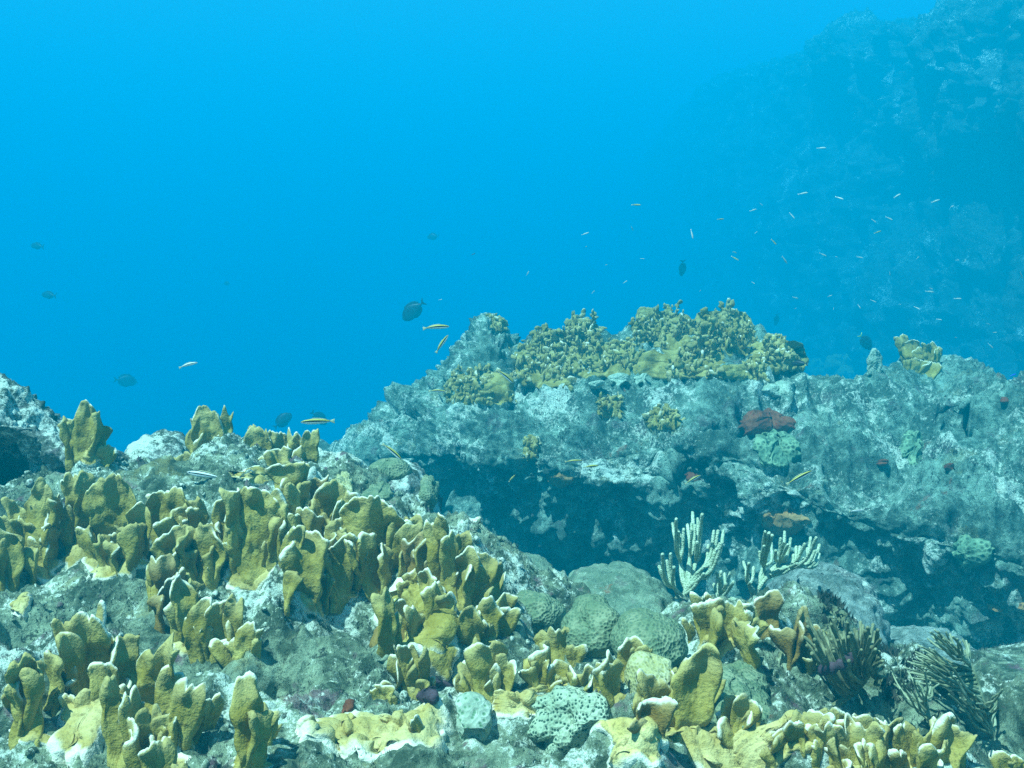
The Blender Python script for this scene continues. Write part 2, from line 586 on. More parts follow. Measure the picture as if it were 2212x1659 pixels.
def blob_rock(name, vx, vy, d, rx, ry, depth, mat, seed, label, cat="rock", amp=0.05, tilt=0.0, fine=1.0):
    """a rounded rock: rx, ry in photo units, depth in metres"""
    c = at(vx, vy, d)
    s = d / FPX
    nu, nv = 130, 80
    th = np.linspace(0, 2 * math.pi, nu)
    ph = np.linspace(0.02, math.pi - 0.02, nv)
    T, F = np.meshgrid(th, ph, indexing='ij')
    D = np.stack([np.sin(F) * np.cos(T), np.sin(F) * np.sin(T), np.cos(F)], -1)
    D = np.sign(D) * np.abs(D) ** 0.9
    P = D * np.array([rx * s, depth, ry * s])
    ct_, st_ = math.cos(tilt), math.sin(tilt)
    P = P @ np.array([[ct_, 0, st_], [0, 1, 0], [-st_, 0, ct_]])
    P = P + c
    rad = (rx + ry) * s / 2
    h = rad * 2 * amp * fbm(P, 0.9 / rad, 2, seed) + rad * amp * billow(P, 3 / rad, 2, seed + 3) * fine + 0.006 * fine * billow(P, 38, 3, seed + 5) + 0.008 * fine * rounds(P, 24, 2, seed + 6)
    h = h * np.minimum(1, np.sin(F) * 6)
    P = P + D * h[..., None]
    P[-1] = P[0]
    q = grid_quads(nu, nv)
    o = mesh_obj(name, P, q, mat, loc=c)
    add_surf(P, q)
    tag(o, label, cat)
    return o


blob_rock("rock", 352, 1030, 2.78, 82, 82, 0.13, M['speckled'], 41, "small rounded speckled white rock behind the yellow coral ridge")
blob_rock("rock", 730, 1065, 2.75, 58, 80, 0.10, M['reef'], 42, "small dark hump with a pale yellow patch at the ridge's back")
blob_rock("rock", 858, 1120, 2.65, 92, 112, 0.16, M['speckled'], 43, "lumpy white rock with greenish knobs, behind the large fan blade")
blob_rock("boulder", 1110, 1345, 2.25, 105, 140, 0.20, M['green_rock'], 44, "sloping green-grey rock right beside the coral cascade", "boulder", 0.03)
blob_rock("boulder", 1322, 1372, 2.25, 142, 138, 0.22, M['green_rock'], 45, "round boulder with smooth green top and rust-flecked white face", "boulder", 0.03)
blob_rock("boulder", 1772, 1370, 2.35, 112, 132, 0.20, M['grey_boulder'], 46, "round pale boulder behind the dark gorgonian, deep shade beyond", "boulder", 0.03)
blob_rock("boulder", 2010, 1480, 2.25, 125, 92, 0.20, M['grey_boulder'], 47, "low pale boulder under the feathery gorgonian", "boulder", 0.03)

# ------------------------------------------------------------------ coral builders
UP = np.array([0, 0, 1.0])


def blade_mesh(W, H, seed, taper=0.36, lean=0.0, lobe=0.0075, finger=0, thick=0.0033, curl=None, drop=0.16, sink=0.035, res=1.0, pitch=0.0):
    """an upright plate of fire coral: narrow foot, wide scalloped rim; width along x, face along y"""
    rg = np.random.default_rng(seed)
    nu = int(np.clip(W / 0.0022 * res, 22, 66))
    nv = int(np.clip(H / 0.0040 * res, 14, 46))
    u = np.linspace(-1, 1, nu)
    v = 1 - (1 - np.linspace(0, 1, nv)) ** 1.25
    U, V = np.meshgrid(u, v, indexing='ij')
    n = max(2, int(round(W / (0.0145 if not finger else 0.026))))
    q = np.stack([u * 1.3, 0 * u, 0 * u + seed], -1)
    ph = (u * 0.5 + 0.5) * n + 0.35 * noise(q, 1.7, seed)
    k = np.floor(ph).astype(int)
    fr = ph - k
    amp = rg.uniform(0.25, 1.25, n + 8)
    s = np.sqrt(np.clip(1 - (2 * fr - 1) ** 2, 0, 1))
    big = noise(q, 1.1, seed + 1)
    h = H * (1 - drop * np.abs(u) ** 2.3 + 0.16 * big + rg.uniform(-0.14, 0.14) * u) + lobe * (1 + 2.2 * finger) * (s * amp[k + 3] - 0.4)
    small = 0.25 * lobe * np.sqrt(np.clip(1 - (2 * ((ph * 2.3) % 1) - 1) ** 2, 0, 1))
    h = np.maximum(h + small, H * 0.25)
    pw = rg.uniform(0.55, 1.1)
    hw = W / 2 * (taper + (1 - taper) * V ** pw)
    hw = hw * (1 + 0.10 * noise(np.stack([np.sign(U) * 3, V * 3, V * 0 + seed], -1), 1.6, seed + 2)) + 0.004 * np.abs(np.sin(V * H / 0.011 + np.sign(U)))
    x = U * hw + lean * V ** 1.2 + 0.05 * W * noise(np.stack([U, V * 2, V * 0], -1), 1.2, seed + 4)
    Hh = h[:, None]
    z = -sink + V * (Hh + sink)
    cv = rg.uniform(-0.2, 0.2) if curl is None else curl
    pts = np.stack([x, 0 * x + seed * 0.37, z], -1)
    mid = cv * W * U ** 2 * V + W * rg.uniform(0.02, 0.09) * np.sin(U * rg.uniform(1.6, 3.4) + rg.uniform(0, 6)) * V + 0.016 * fbm(pts, 15, 3, seed + 5) + 0.0035 * np.sin(x / 0.0085 + 2.5 * noise(pts, 12, seed + 3)) * sstep(0.2, 0.9, V) + pitch * V * H
    mid = mid + 0.005 * np.sin(x / 0.0058 + 3 * noise(pts, 16, seed + 13)) * V ** 3 * np.exp(-((1 - V) * Hh) / 0.03)
    dtop = (1 - V) * (Hh + sink)
    dside = (1 - np.abs(U)) * hw
    r = thick * 1.5
    e = np.clip(np.minimum(dtop, dside) / r, 0, 1)
    prof = np.sqrt(1 - (1 - e) ** 2)
    S = s[:, None]
    T = thick * (1.2 - 0.5 * V)
    T = T * (1 + 0.5 * np.exp(-dtop / 0.012) * (S * 1.4 - 0.5)) * (1 - 0.3 * (1 - S) * np.exp(-dtop / 0.03))
    T = T + 0.0022 * billow(pts, 60, 2, seed + 8) + 0.0035 * np.clip(noise(pts, 45, seed + 9) - 0.25, 0, 1) + 0.0016 * np.abs(noise(np.stack([U * W * 70, V * 0.6, V * 0], -1), 1, seed + 6))
    T = np.maximum(T, 0.002) * prof
    F = np.stack([x, mid - T, z], -1)
    B = np.stack([x, mid + T, z], -1)
    tipw = rg.uniform(0.0032, 0.0068) * (0.75 + 0.6 * noise(np.stack([U * 1.5, V * 0, V * 0 + seed], -1), 1.3, seed + 11))
    tip = np.maximum(np.exp(-(dtop / tipw) ** 1.3), 0.55 * np.exp(-(dside / 0.003) ** 1.2) * sstep(0.6, 1.0, V))
    tip = tip * (0.35 + 0.65 * sstep(-0.35, 0.2, fbm(np.stack([U * W * 16, V * H * 8, V * 0 + seed], -1), 1.0, 2, seed + 21)))
    idx = np.arange(nu * nv).reshape(nu, nv)
    bi = idx + nu * nv
    bi[0, :], bi[-1, :], bi[:, -1] = idx[0, :], idx[-1, :], idx[:, -1]
    qf = np.stack([idx[:-1, :-1], idx[1:, :-1], idx[1:, 1:], idx[:-1, 1:]], -1).reshape(-1, 4)
    qb = np.stack([bi[:-1, :-1], bi[:-1, 1:], bi[1:, 1:], bi[1:, :-1]], -1).reshape(-1, 4)
    return np.concatenate([F.reshape(-1, 3), B.reshape(-1, 3)]), np.concatenate([qf, qb]), np.concatenate([tip.ravel(), tip.ravel()])


def rim_pale(V, H):
    return sstep(0.55, 1.08, V[:, 2] / H)


def rotz(p, a):
    c, s = math.cos(a), math.sin(a)
    return p @ np.array([[c, s, 0], [-s, c, 0], [0, 0, 1]])


def drape(name, vx, vy, rx, ry, thick, mat, seed, parent=None, loc=None, bumps=0.35, bs=30, knobs=0.0, edge=0.25, white=0.0, nr=20, nt=64, rot=0.0, lift=0.0, jump=0.14, raw=False, plan=None, sq=False):
    """an encrusting growth laid over the rock, with its own thickness; returns the object or None"""
    c = cast(vx, vy)
    if c is None:
        return None
    p0, n0, _ = c
    if plan is None:
        plan = p0[1] < 2.4 and thick < 0.03 and n0[2] > 0.45 and vy > 1150
    view = -p0 / np.linalg.norm(p0)
    ns = [h[1] for h in (cast(vx + 18 * i, vy + 14 * j) for i in (-1, 0, 1) for j in (-1, 0, 1)) if h is not None]
    graze = float(np.clip(np.dot(view, np.mean(ns, 0)) / np.linalg.norm(np.mean(ns, 0)), 0.4, 1.0))
    sc = depth_of(p0) / FPX
    r = np.linspace(0, 1, nr) ** 0.85
    th = np.linspace(0, 2 * math.pi, nt, endpoint=False)
    cosr, sinr = math.cos(rot), math.sin(rot)
    ring = 1 + edge * fbm(np.stack([np.cos(th), np.sin(th), 0 * th + seed], -1), 1.6, 3, seed) + edge * 0.4 * noise(np.stack([np.cos(th), np.sin(th), 0 * th], -1), 7, seed + 4)
    if sq:
        ring = ring * (np.abs(np.cos(th)) ** 4 + np.abs(np.sin(th)) ** 4) ** -0.25
    P = np.zeros((nr, nt, 3))
    N = np.zeros((nr, nt, 3))
    for j in range(nt):
        last_d, last_n = (p0[2] if plan else depth_of(p0)), n0
        for i in range(nr):
            a, b = rx * ring[j] * r[i] * math.cos(th[j]), ry * ring[j] * r[i] * math.sin(th[j])
            if plan:
                wx, wy = p0[0] + (a * cosr - b * sinr) * sc, p0[1] - (a * sinr + b * cosr) * sc / graze
                h = SURF[0].ray_cast(Vector((wx, wy, p0[2] + 0.25)), Vector((0, 0, -1)))
                if h[0] is not None and abs(h[0].z - last_d) < 0.07:
                    P[i, j], N[i, j] = h[0], h[1] if h[1].z > 0 else -h[1]
                    last_d = h[0].z
                else:
                    P[i, j], N[i, j] = (wx, wy, last_d - .002), (0, 0, 1)
                continue
            qx, qy = vx + a * cosr - b * sinr, vy + a * sinr + b * cosr
            h = cast(qx, qy)
            if h is not None and abs(depth_of(h[0]) - last_d) < jump:
                P[i, j], N[i, j] = h[0], h[1]
                last_d, last_n = depth_of(h[0]), h[1]
            else:
                P[i, j], N[i, j] = at(qx, qy, last_d + 0.01), last_n
    D = P[..., 2].copy() if plan else np.linalg.norm(P, axis=-1)
    dirs = P / (np.linalg.norm(P, axis=-1)[..., None] + 1e-9)
    for _ in range(int(300 * thick) if thick > .012 else (4 if rx > 100 else 2)):
        Q = D.copy()
        Q[1:-1] = (D[:-2] + D[2:] + np.roll(D, 1, 1)[1:-1] + np.roll(D, -1, 1)[1:-1]) / 4
        Q[0] = D[1].mean()
        D = Q
    if plan:
        P[..., 2] = D
    else:
        P = dirs * D[..., None]
    for _ in range(5):
        N = (N + np.roll(N, 1, 1) + np.roll(N, -1, 1)) / 3
        N[1:-1] = (N[:-2] + N[1:-1] + N[2:]) / 3
    N /= np.linalg.norm(N, axis=-1, keepdims=True) + 1e-9
    prof = np.sqrt(np.clip(1 - r ** 5, 0, 1))[:, None]
    hgt = thick * prof * (1 - bumps + bumps * 1.25 * cells(P + 0.006 * fbm(P, 30, 2, seed)[..., None], bs, seed + 2) * (0.85 + 0.3 * noise(P, bs * .4, seed + 6))) + lift * prof
    if knobs:
        kf = knob_field(P, 40, seed + 3, 0.42, 0.6)
        hgt = hgt + knobs * 1.2 * kf * prof
    hgt = hgt - 0.006 * (1 - prof)
    V = P + N * hgt[..., None]
    V[0] = V[0].mean(0)
    jj = np.arange(nt)
    idx = np.arange(nr * nt).reshape(nr, nt)
    q = np.stack([idx[:-1], idx[1:], np.roll(idx[1:], -1, 1), np.roll(idx[:-1], -1, 1)], -1).reshape(-1, 4)
    tip = white * (sstep(0.62, 1.0, r)[:, None] + 0 * prof) * 1.3 + 0 * hgt
    if raw:
        return V.reshape(-1, 3), q
    return mesh_obj(name, V, q, mat, parent=parent, loc=p0 if loc is None else loc, attrs={'tip': tip + np.zeros((nr, nt))})


SEED = [1000]


def nseed():
    SEED[0] += 17
    return SEED[0]


CORALS = 'plate-like yellow fire corals of the near reef'


def fire_colony(label, blades, crust=None, mat='fire', cmat='foot', group=CORALS, d=None):
    """blades: (foot x, foot y, rim x, rim y, width, turn[, options])"""
    rg = np.random.default_rng(int(blades[0][0] * 7 + blades[0][1] * 13 + blades[0][4]))
    more = []
    for b in blades:
        if b[4] > 30 and len(blades) < 9:
            for _ in range(2 if b[4] > 44 else 1):
                sx = rg.choice([-1, 1])
                hh = (b[1] - b[3]) * rg.uniform(.35, .75)
                xx = b[0] + sx * b[4] * rg.uniform(.2, .65)
                yy = b[1] + rg.uniform(-10, 14)
                more.append((xx, yy, xx + sx * rg.uniform(-4, 16), yy - hh, b[4] * rg.uniform(.3, .65), rg.uniform(-80, 80), {k: v for k, v in (b[6] if len(b) > 6 else {}).items() if k in ('finger', 'mat')}))
    blades = list(blades) + more
    hs = [cast(b[0], b[1]) for b in blades]
    ds = [depth_of(h[0]) for h in hs if h is not None]
    dm = d or (float(np.median(ds)) if ds else 2.6)
    first = hs[0][0] if hs[0] is not None and abs(depth_of(hs[0][0]) - dm) < 0.25 else at(blades[0][0], blades[0][1], dm)
    root = empty("fire_coral", first)
    tag(root, label, "fire coral", group)
    for b, h in zip(blades, hs):
        xb, yb, xt, yt, w, yaw = b[:6]
        opt = dict(b[6]) if len(b) > 6 else {}
        if h is not None and abs(depth_of(h[0]) - dm) < 0.25:
            p, dd = h[0], depth_of(h[0])
        else:
            p, dd = at(xb, yb, dm), dm
        dd += opt.pop('dd', 0)
        s = dd / FPX
        ya = R(yaw)
        W = 1.10 * w * s / max(0.35, abs(math.cos(ya)))
        H = (yb - yt) * s * 1.03
        m_ = M[opt.pop('mat', mat)]
        V, q, tip = blade_mesh(W, H, nseed(), lean=0, **opt)
        gl = rim_pale(V, H)
        V = rotz(V, ya)
        V[:, 0] += (xt - xb) * s * np.clip(V[:, 2] / H, 0, 1.2) ** 1.2
        mesh_obj("blade", V + p - first, q, m_, parent=root, attrs={'tip': tip, 'paleness': gl})
    if crust:
        drape("crust", crust[0], crust[1], crust[2], crust[3], 0.006, M[cmat], nseed(), parent=root, loc=first, white=0.9 if len(crust) < 5 else crust[4], nr=14, nt=48, knobs=0.006, bumps=.2, edge=.4)
    return root


F = fire_colony
# --- the left rock and the ridge, from left to right
F("yellow coral of rounded plates on the right shoulder of the left rock", [(185, 985, 184, 878, 52, 8, dict(taper=.5, drop=.4)), (166, 985, 160, 907, 24, 20), (205, 985, 222, 903, 22, 60), (212, 990, 214, 940, 24, 10), (224, 1005, 240, 963, 30, -20)], (195, 985, 50, 22), d=2.42)
F("broad fan of fingered plates at the left edge below the dark rock", [(52, 1222, 28, 1115, 80, 14, dict(taper=.35)), (84, 1215, 86, 1062, 66, -10, dict(taper=.45, finger=.7)), (104, 1205, 124, 1062, 34, 30, dict(finger=.7)), (24, 1236, 10, 1148, 66, -18), (60, 1190, 42, 1090, 36, 40)], (70, 1222, 85, 26))
F("thin pale-tipped columns of coral beside the left fan", [(170, 1180, 162, 1027, 34, 25, dict(finger=.5)), (186, 1175, 188, 1030, 26, 50), (158, 1190, 148, 1092, 28, -15), (205, 1172, 200, 1055, 26, 30)], (178, 1182, 48, 20))
F("large rounded plate with knobbly rim, left of the round twin", [(252, 1190, 246, 1032, 96, 6, dict(taper=.5, drop=.42)), (226, 1182, 216, 1075, 36, 35)], (248, 1192, 62, 22))
F("small stubby coral standing before the white rock", [(302, 1085, 300, 1012, 30, 15), (290, 1090, 283, 1040, 22, 40)], None, d=2.62)
F("smooth round plate like a disc with a pitted white knob", [(372, 1172, 380, 1046, 98, -6, dict(taper=.62, drop=.45)), (424, 1172, 430, 1100, 40, 30), (338, 1160, 330, 1064, 26, 55)], (385, 1175, 66, 22))
F("squat upright plate behind the disc-shaped one, white rock at its left", [(398, 1085, 392, 984, 62, 8, dict(taper=.7)), (428, 1080, 424, 1004, 36, -30)], None, d=2.6)
F("tallest back coral with a lone stubby finger against the blue water", [(447, 1035, 448, 896, 52, 20, dict(finger=.8, taper=.6)), (462, 1030, 464, 897, 34, -20, dict(taper=.6)), (486, 1010, 491, 887, 24, 10, dict(taper=.85, lobe=.004, drop=.05)), (432, 1040, 429, 920, 24, 45), (478, 1040, 482, 955, 34, 50)], None, d=2.66)
F("low curled plates with white lips on pale crust", [(240, 1222, 238, 1158, 42, 15, dict(curl=.5)), (268, 1222, 266, 1140, 34, -35), (288, 1216, 292, 1132, 30, 55), (226, 1220, 222, 1158, 26, 60)], (262, 1226, 66, 22))
F("folded coral of two broad wings above the bare rock", [(385, 1262, 372, 1152, 66, 22, dict(curl=.3)), (418, 1262, 420, 1150, 40, 72), (446, 1258, 456, 1140, 76, -16, dict(drop=.35)), (400, 1280, 388, 1190, 50, 40)], (415, 1266, 64, 20))
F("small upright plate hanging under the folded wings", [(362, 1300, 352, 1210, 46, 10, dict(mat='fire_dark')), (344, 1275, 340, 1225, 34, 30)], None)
F("pale bumpy column between the disc and the tall central plate", [(490, 1180, 490, 1086, 42, 20, dict(finger=.6)), (506, 1175, 510, 1105, 22, 50)], None)
F("row of short white-tipped lobes behind the tall central plate", [(498, 1100, 490, 1010, 44, 25, dict(finger=.6)), (520, 1085, 524, 1018, 40, -25), (476, 1095, 472, 1020, 26, 50)], None, d=2.45)
F("tallest central plate with a wide smooth face", [(556, 1240, 558, 1036, 106, 8, dict(taper=.62, drop=.3)), (590, 1215, 604, 1080, 40, -40), (520, 1215, 516, 1060, 34, 62), (592, 1220, 610, 1110, 34, 10)], (556, 1240, 70, 22))
F("knobbly coral on the highest part of the skyline ridge", [(535, 1030, 530, 938, 50, 10), (570, 1035, 566, 934, 52, -14, dict(finger=.5)), (608, 1035, 604, 940, 40, 20), (552, 1050, 548, 972, 56, 12), (515, 1035, 512, 950, 36, -40)], (560, 1030, 70, 20), d=2.6)
F("two lumpy columns at the right end of the skyline ridge", [(636, 1030, 637, 935, 22, 10, dict(taper=.8, finger=.5)), (668, 1040, 670, 933, 36, -12, dict(taper=.7, finger=.6)), (650, 1045, 654, 965, 36, 30), (620, 1045, 616, 962, 30, 55)], None, d=2.58)
F("ruffled plate with jagged white rim below the skyline columns", [(588, 1078, 586, 982, 72, -8, dict(finger=.5)), (630, 1090, 636, 1005, 40, 40)], None, d=2.46)
F("wavy ribbon-like plate seen nearly edge-on, right of the central one", [(645, 1120, 655, 1008, 52, 55, dict(curl=.5)), (632, 1130, 630, 1030, 34, 20), (658, 1140, 662, 1050, 30, 70)], None)
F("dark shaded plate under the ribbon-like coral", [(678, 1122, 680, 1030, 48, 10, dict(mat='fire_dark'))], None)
F("wide plate with white rim in front of the yellow-patched hump", [(716, 1158, 712, 1052, 96, 10, dict(drop=.4)), (685, 1165, 676, 1085, 30, 60), (756, 1150, 764, 1075, 40, -25)], (718, 1160, 60, 20))
F("narrow tongue-like plate before the white-rimmed one", [(735, 1180, 736, 1080, 32, 5, dict(taper=.75, drop=.5))], None)
F("biggest fan-shaped plate, spread wide like a scallop shell", [(808, 1225, 806, 1070, 122, 4, dict(taper=.3, drop=.34)), (846, 1215, 856, 1120, 40, 30)], (808, 1225, 44, 18))
F("stacked lumpy lobes left of the largest fan", [(672, 1185, 672, 1108, 52, 12), (645, 1180, 642, 1120, 30, -20), (700, 1180, 704, 1118, 34, -30)], None)
F("slanting smooth-edged plate leaning towards the largest fan", [(752, 1195, 740, 1128, 74, -22, dict(drop=.2, lobe=.004)), (720, 1195, 712, 1145, 28, 40)], None)
F("short fan with curled wings above the purple-brown rock", [(664, 1288, 664, 1154, 84, 2, dict(taper=.4, drop=.25)), (634, 1262, 626, 1180, 28, 55), (700, 1250, 708, 1172, 30, -35)], (664, 1290, 34, 16))
F("dark-footed plate right of the curled-wing fan", [(738, 1280, 742, 1158, 52, 6, dict(taper=.55)), (722, 1258, 720, 1165, 22, 60)], (740, 1282, 30, 14))
F("thin plate seen edge-on with frilled white edge, left of the cascade", [(816, 1275, 813, 1147, 34, 70), (826, 1285, 828, 1190, 26, 50)], None)
F("broad plate in shadow right behind the frilled edge", [(856, 1235, 866, 1127, 48, 14), (880, 1225, 884, 1140, 36, -30)], None)
F("short square-topped plate near the white branching coral", [(896, 1185, 896, 1120, 40, 5, dict(taper=.8, lobe=.005))], None)
F("deep brown plate in the middle of the cascade's top", [(894, 1250, 896, 1160, 48, -8, dict(taper=.7, mat='fire_dark'))], None)
F("tall narrow plates at the top right of the cascade", [(938, 1260, 936, 1130, 30, 20, dict(taper=.8)), (952, 1255, 950, 1112, 26, -30, dict(taper=.8)), (922, 1262, 920, 1165, 30, 48), (968, 1262, 970, 1160, 34, 10)], None)
F("pointed pale plate leaning right beneath the white branching coral", [(992, 1225, 1006, 1153, 42, -12, dict(drop=.5)), (975, 1235, 972, 1175, 28, 45)], None)
F("clustered brown plates on the right rim of the cascade", [(1000, 1300, 1002, 1192, 54, 10), (1036, 1310, 1048, 1204, 50, -18), (1018, 1320, 1020, 1222, 38, 45), (1060, 1325, 1072, 1235, 40, 25)], None)

# --- the cascade of coral down the face in the middle
root = F("cascading sheet of yellow coral with knobs and a white lower lip", [(836, 1425, 832, 1282, 34, 30, dict(taper=.8)), (850, 1430, 848, 1330, 34, -10), (882, 1330, 880, 1252, 38, 40), (920, 1330, 922, 1240, 40, -20), (912, 1400, 908, 1318, 30, 62), (868, 1400, 864, 1310, 32, 15), (955, 1370, 956, 1285, 46, -10), (898, 1300, 896, 1236, 46, 12), (938, 1345, 942, 1270, 40, 30)], None)
drape("crust", 905, 1350, 82, 100, 0.035, M['fire'], nseed(), parent=root, loc=root.location, bumps=.5, bs=24, knobs=.012, white=1.0, nr=30, nt=80)
drape("crust", 946, 1420, 40, 52, 0.03, M['fire'], nseed(), parent=root, loc=root.location, bumps=.4, bs=18, knobs=.008, white=1.0, nr=20, nt=60)
drape("crust", 842, 1385, 30, 46, 0.028, M['fire_dark'], nseed(), parent=root, loc=root.location, bumps=.5, bs=18, knobs=.008, white=.6, nr=18, nt=50)
F("rounded leaf-like plates fanning out at the cascade's lower right", [(1012, 1402, 1014, 1308, 50, 6, dict(drop=.45, lobe=.006)), (1048, 1385, 1060, 1296, 50, -14, dict(drop=.4)), (1076, 1350, 1092, 1286, 40, 10), (1030, 1390, 1030, 1322, 34, 40), (1086, 1375, 1100, 1318, 30, -35)], (1040, 1390, 44, 20))
F("little bushy coral with white fingers standing over the dark hollow", [(888, 1490, 882, 1400, 46, 8, dict(finger=.7)), (908, 1488, 914, 1400, 26, 40, dict(finger=.7)), (868, 1480, 864, 1418, 26, -40), (896, 1500, 900, 1440, 34, 25)], (892, 1492, 30, 16, .3))
F("open fan with white fingertips beside the cascade's foot", [(1058, 1500, 1050, 1398, 80, 10, dict(finger=1.0, taper=.35)), (1078, 1502, 1096, 1425, 46, -24, dict(finger=.6)), (1030, 1492, 1018, 1402, 26, 45, dict(finger=.8))], (1060, 1504, 44, 18, .3))
F("small yellow lump at the lip of the dark hollow", [(824, 1502, 822, 1474, 40, 10, dict(lobe=.004)), (838, 1504, 842, 1478, 24, -40, dict(lobe=.004))], (826, 1500, 24, 12, .1))
# --- left foreground
F("tall square-topped plate rising at the lower left corner", [(62, 1592, 52, 1404, 50, 14, dict(taper=.75, drop=.1)), (96, 1530, 106, 1416, 34, -48), (78, 1560, 82, 1440, 26, 66), (36, 1540, 28, 1492, 26, 20)], (64, 1594, 46, 16))
F("large splayed coral with fingered crown in the left foreground", [(205, 1505, 180, 1322, 96, 8, dict(taper=.4, finger=.6)), (236, 1490, 240, 1330, 40, -30, dict(finger=.8)), (262, 1520, 268, 1385, 32, 58), (222, 1520, 225, 1434, 44, 30), (168, 1500, 158, 1432, 34, -20)], None)
root = F("yellow spreading sheet coral with a ragged white edge, lower left", [(196, 1545, 196, 1490, 40, 30), (160, 1530, 152, 1496, 30, 10)], None, mat='crust')
drape("crust", 200, 1560, 60, 66, 0.02, M['crust'], nseed(), parent=root, loc=root.location, white=1.0, edge=.5)
F("leaning fan with comb-like white rim over a black shadow", [(328, 1560, 356, 1390, 94, -10, dict(taper=.35, drop=.12, finger=.3))], (326, 1562, 26, 14))
F("lower fan with toothed rim, tilted right, beside a dark gap", [(396, 1590, 420, 1482, 74, -6, dict(taper=.4, drop=.15, finger=.4))], (396, 1592, 24, 12))
F("narrow blades seen edge-on in the left foreground", [(252, 1640, 250, 1477, 26, 40, dict(taper=.9)), (290, 1640, 288, 1512, 36, 30, dict(finger=.6)), (272, 1665, 276, 1560, 30, -55)], None)
F("crumpled low coral with bright lips at the bottom left", [(335, 1645, 330, 1540, 56, 10, dict(finger=.6)), (366, 1640, 372, 1540, 40, -35), (310, 1670, 306, 1590, 26, 68), (345, 1690, 340, 1612, 60, 20)], (335, 1670, 62, 26))
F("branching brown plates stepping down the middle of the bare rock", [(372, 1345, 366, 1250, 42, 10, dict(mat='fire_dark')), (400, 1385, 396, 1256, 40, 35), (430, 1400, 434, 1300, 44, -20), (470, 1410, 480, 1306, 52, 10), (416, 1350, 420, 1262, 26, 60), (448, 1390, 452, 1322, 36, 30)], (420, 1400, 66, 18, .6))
F("small pale fan on the dark slope right of the stepped plates", [(508, 1410, 508, 1305, 36, -8, dict(finger=.7)), (532, 1405, 546, 1352, 50, 6, dict(taper=.4))], None)
F("single tall blade with a white notched top, bottom left of centre", [(548, 1640, 530, 1466, 52, 12, dict(taper=.75, drop=.15)), (570, 1600, 574, 1535, 34, -38)], (545, 1648, 44, 18))
# --- middle and right foreground
F("scalloped yellow fan with rounded white beads along its rim", [(1208, 1442, 1206, 1372, 84, 4, dict(taper=.5, drop=.5, lobe=.014)), (1240, 1440, 1248, 1394, 24, -40)], (1206, 1444, 30, 12, .2))
F("tangle of low yellow lobes below the beaded fan", [(1170, 1482, 1168, 1428, 36, 10), (1200, 1484, 1196, 1432, 40, 30), (1152, 1478, 1148, 1440, 22, -30), (1258, 1490, 1256, 1446, 48, 12), (1236, 1490, 1230, 1452, 26, 45)], (1205, 1484, 62, 14, .2))
F("upright rounded lobes with one white knob, left of the smooth mound", [(1360, 1462, 1362, 1384, 48, 6, dict(lobe=.006)), (1346, 1440, 1342, 1376, 16, 20, dict(lobe=.004, taper=.8)), (1378, 1455, 1384, 1400, 28, -30)], (1358, 1464, 28, 12, .1))
F("splayed thin plates left of the upright lobes", [(1322, 1520, 1308, 1422, 44, 20, dict(finger=.4)), (1340, 1512, 1336, 1438, 26, 58), (1300, 1510, 1294, 1444, 28, -20)], (1320, 1518, 32, 14, .1))
F("frilly fan coral in front of the smooth yellow mound", [(1412, 1560, 1410, 1462, 66, 6, dict(taper=.5, finger=.4)), (1440, 1552, 1444, 1470, 28, 58), (1384, 1552, 1378, 1478, 30, -35), (1416, 1600, 1412, 1520, 70, 14, dict(mat='fire_dark'))], (1414, 1594, 52, 18, .1))
F("wide flaring fan with grooved face, right of the smooth yellow mound", [(1490, 1570, 1500, 1422, 88, 4, dict(taper=.3, finger=.3)), (1512, 1540, 1532, 1462, 44, -30), (1470, 1530, 1468, 1455, 30, 30)], (1490, 1572, 30, 14, .1))
F("little shell-like fan with deep folds on the yellow crust", [(1590, 1582, 1578, 1524, 56, 10, dict(taper=.3, finger=.5)), (1602, 1580, 1614, 1514, 50, -14, dict(taper=.3, finger=.5)), (1622, 1578, 1634, 1540, 26, 20)], (1596, 1584, 30, 12, .1))
F("broad brown fan with white knuckled rim at the foot of the sea rods", [(1560, 1400, 1566, 1298, 116, 4, dict(taper=.35, lobe=.013)), (1518, 1362, 1512, 1278, 44, 24, dict(finger=.6)), (1532, 1398, 1540, 1318, 26, 66), (1600, 1390, 1620, 1310, 40, -20)], (1560, 1404, 46, 14, .5))
F("dark plate standing right of the knuckled fan", [(1656, 1368, 1658, 1278, 52, 8, dict(mat='fire_dark', finger=.4)), (1634, 1362, 1632, 1308, 26, 40)], None)
F("tall ragged brown coral behind the dark gorgonian", [(1730, 1425, 1728, 1324, 32, 15, dict(taper=.8, mat='fire_dark')), (1748, 1425, 1752, 1345, 36, -10, dict(mat='fire_dark')), (1776, 1440, 1780, 1365, 50, 12), (1718, 1430, 1714, 1350, 18, 50, dict(mat='fire_dark'))], None)
F("fan of fine ridged plates at the left of the bottom right garden", [(1748, 1605, 1744, 1552, 66, 10, dict(finger=.6)), (1775, 1602, 1772, 1565, 44, 30), (1722, 1610, 1716, 1560, 30, -20)], (1748, 1606, 44, 14, 0))
F("arched yellow plate with a single white peak, bottom right garden", [(1802, 1582, 1798, 1530, 62, 4, dict(drop=.5)), (1826, 1590, 1832, 1552, 30, -25)], None)
F("deeply pleated yellow fan at the middle of the bottom right garden", [(1838, 1645, 1822, 1580, 70, 8, dict(finger=.7)), (1868, 1640, 1866, 1574, 56, -8, dict(finger=.7)), (1896, 1645, 1906, 1600, 44, 24, dict(finger=.7)), (1850, 1665, 1846, 1616, 70, -14)], (1850, 1650, 62, 18, 0))
F("smooth overlapping plates behind the pleated fan", [(1880, 1600, 1874, 1548, 50, 10), (1914, 1604, 1918, 1554, 46, -16), (1898, 1608, 1896, 1566, 36, 40)], None)
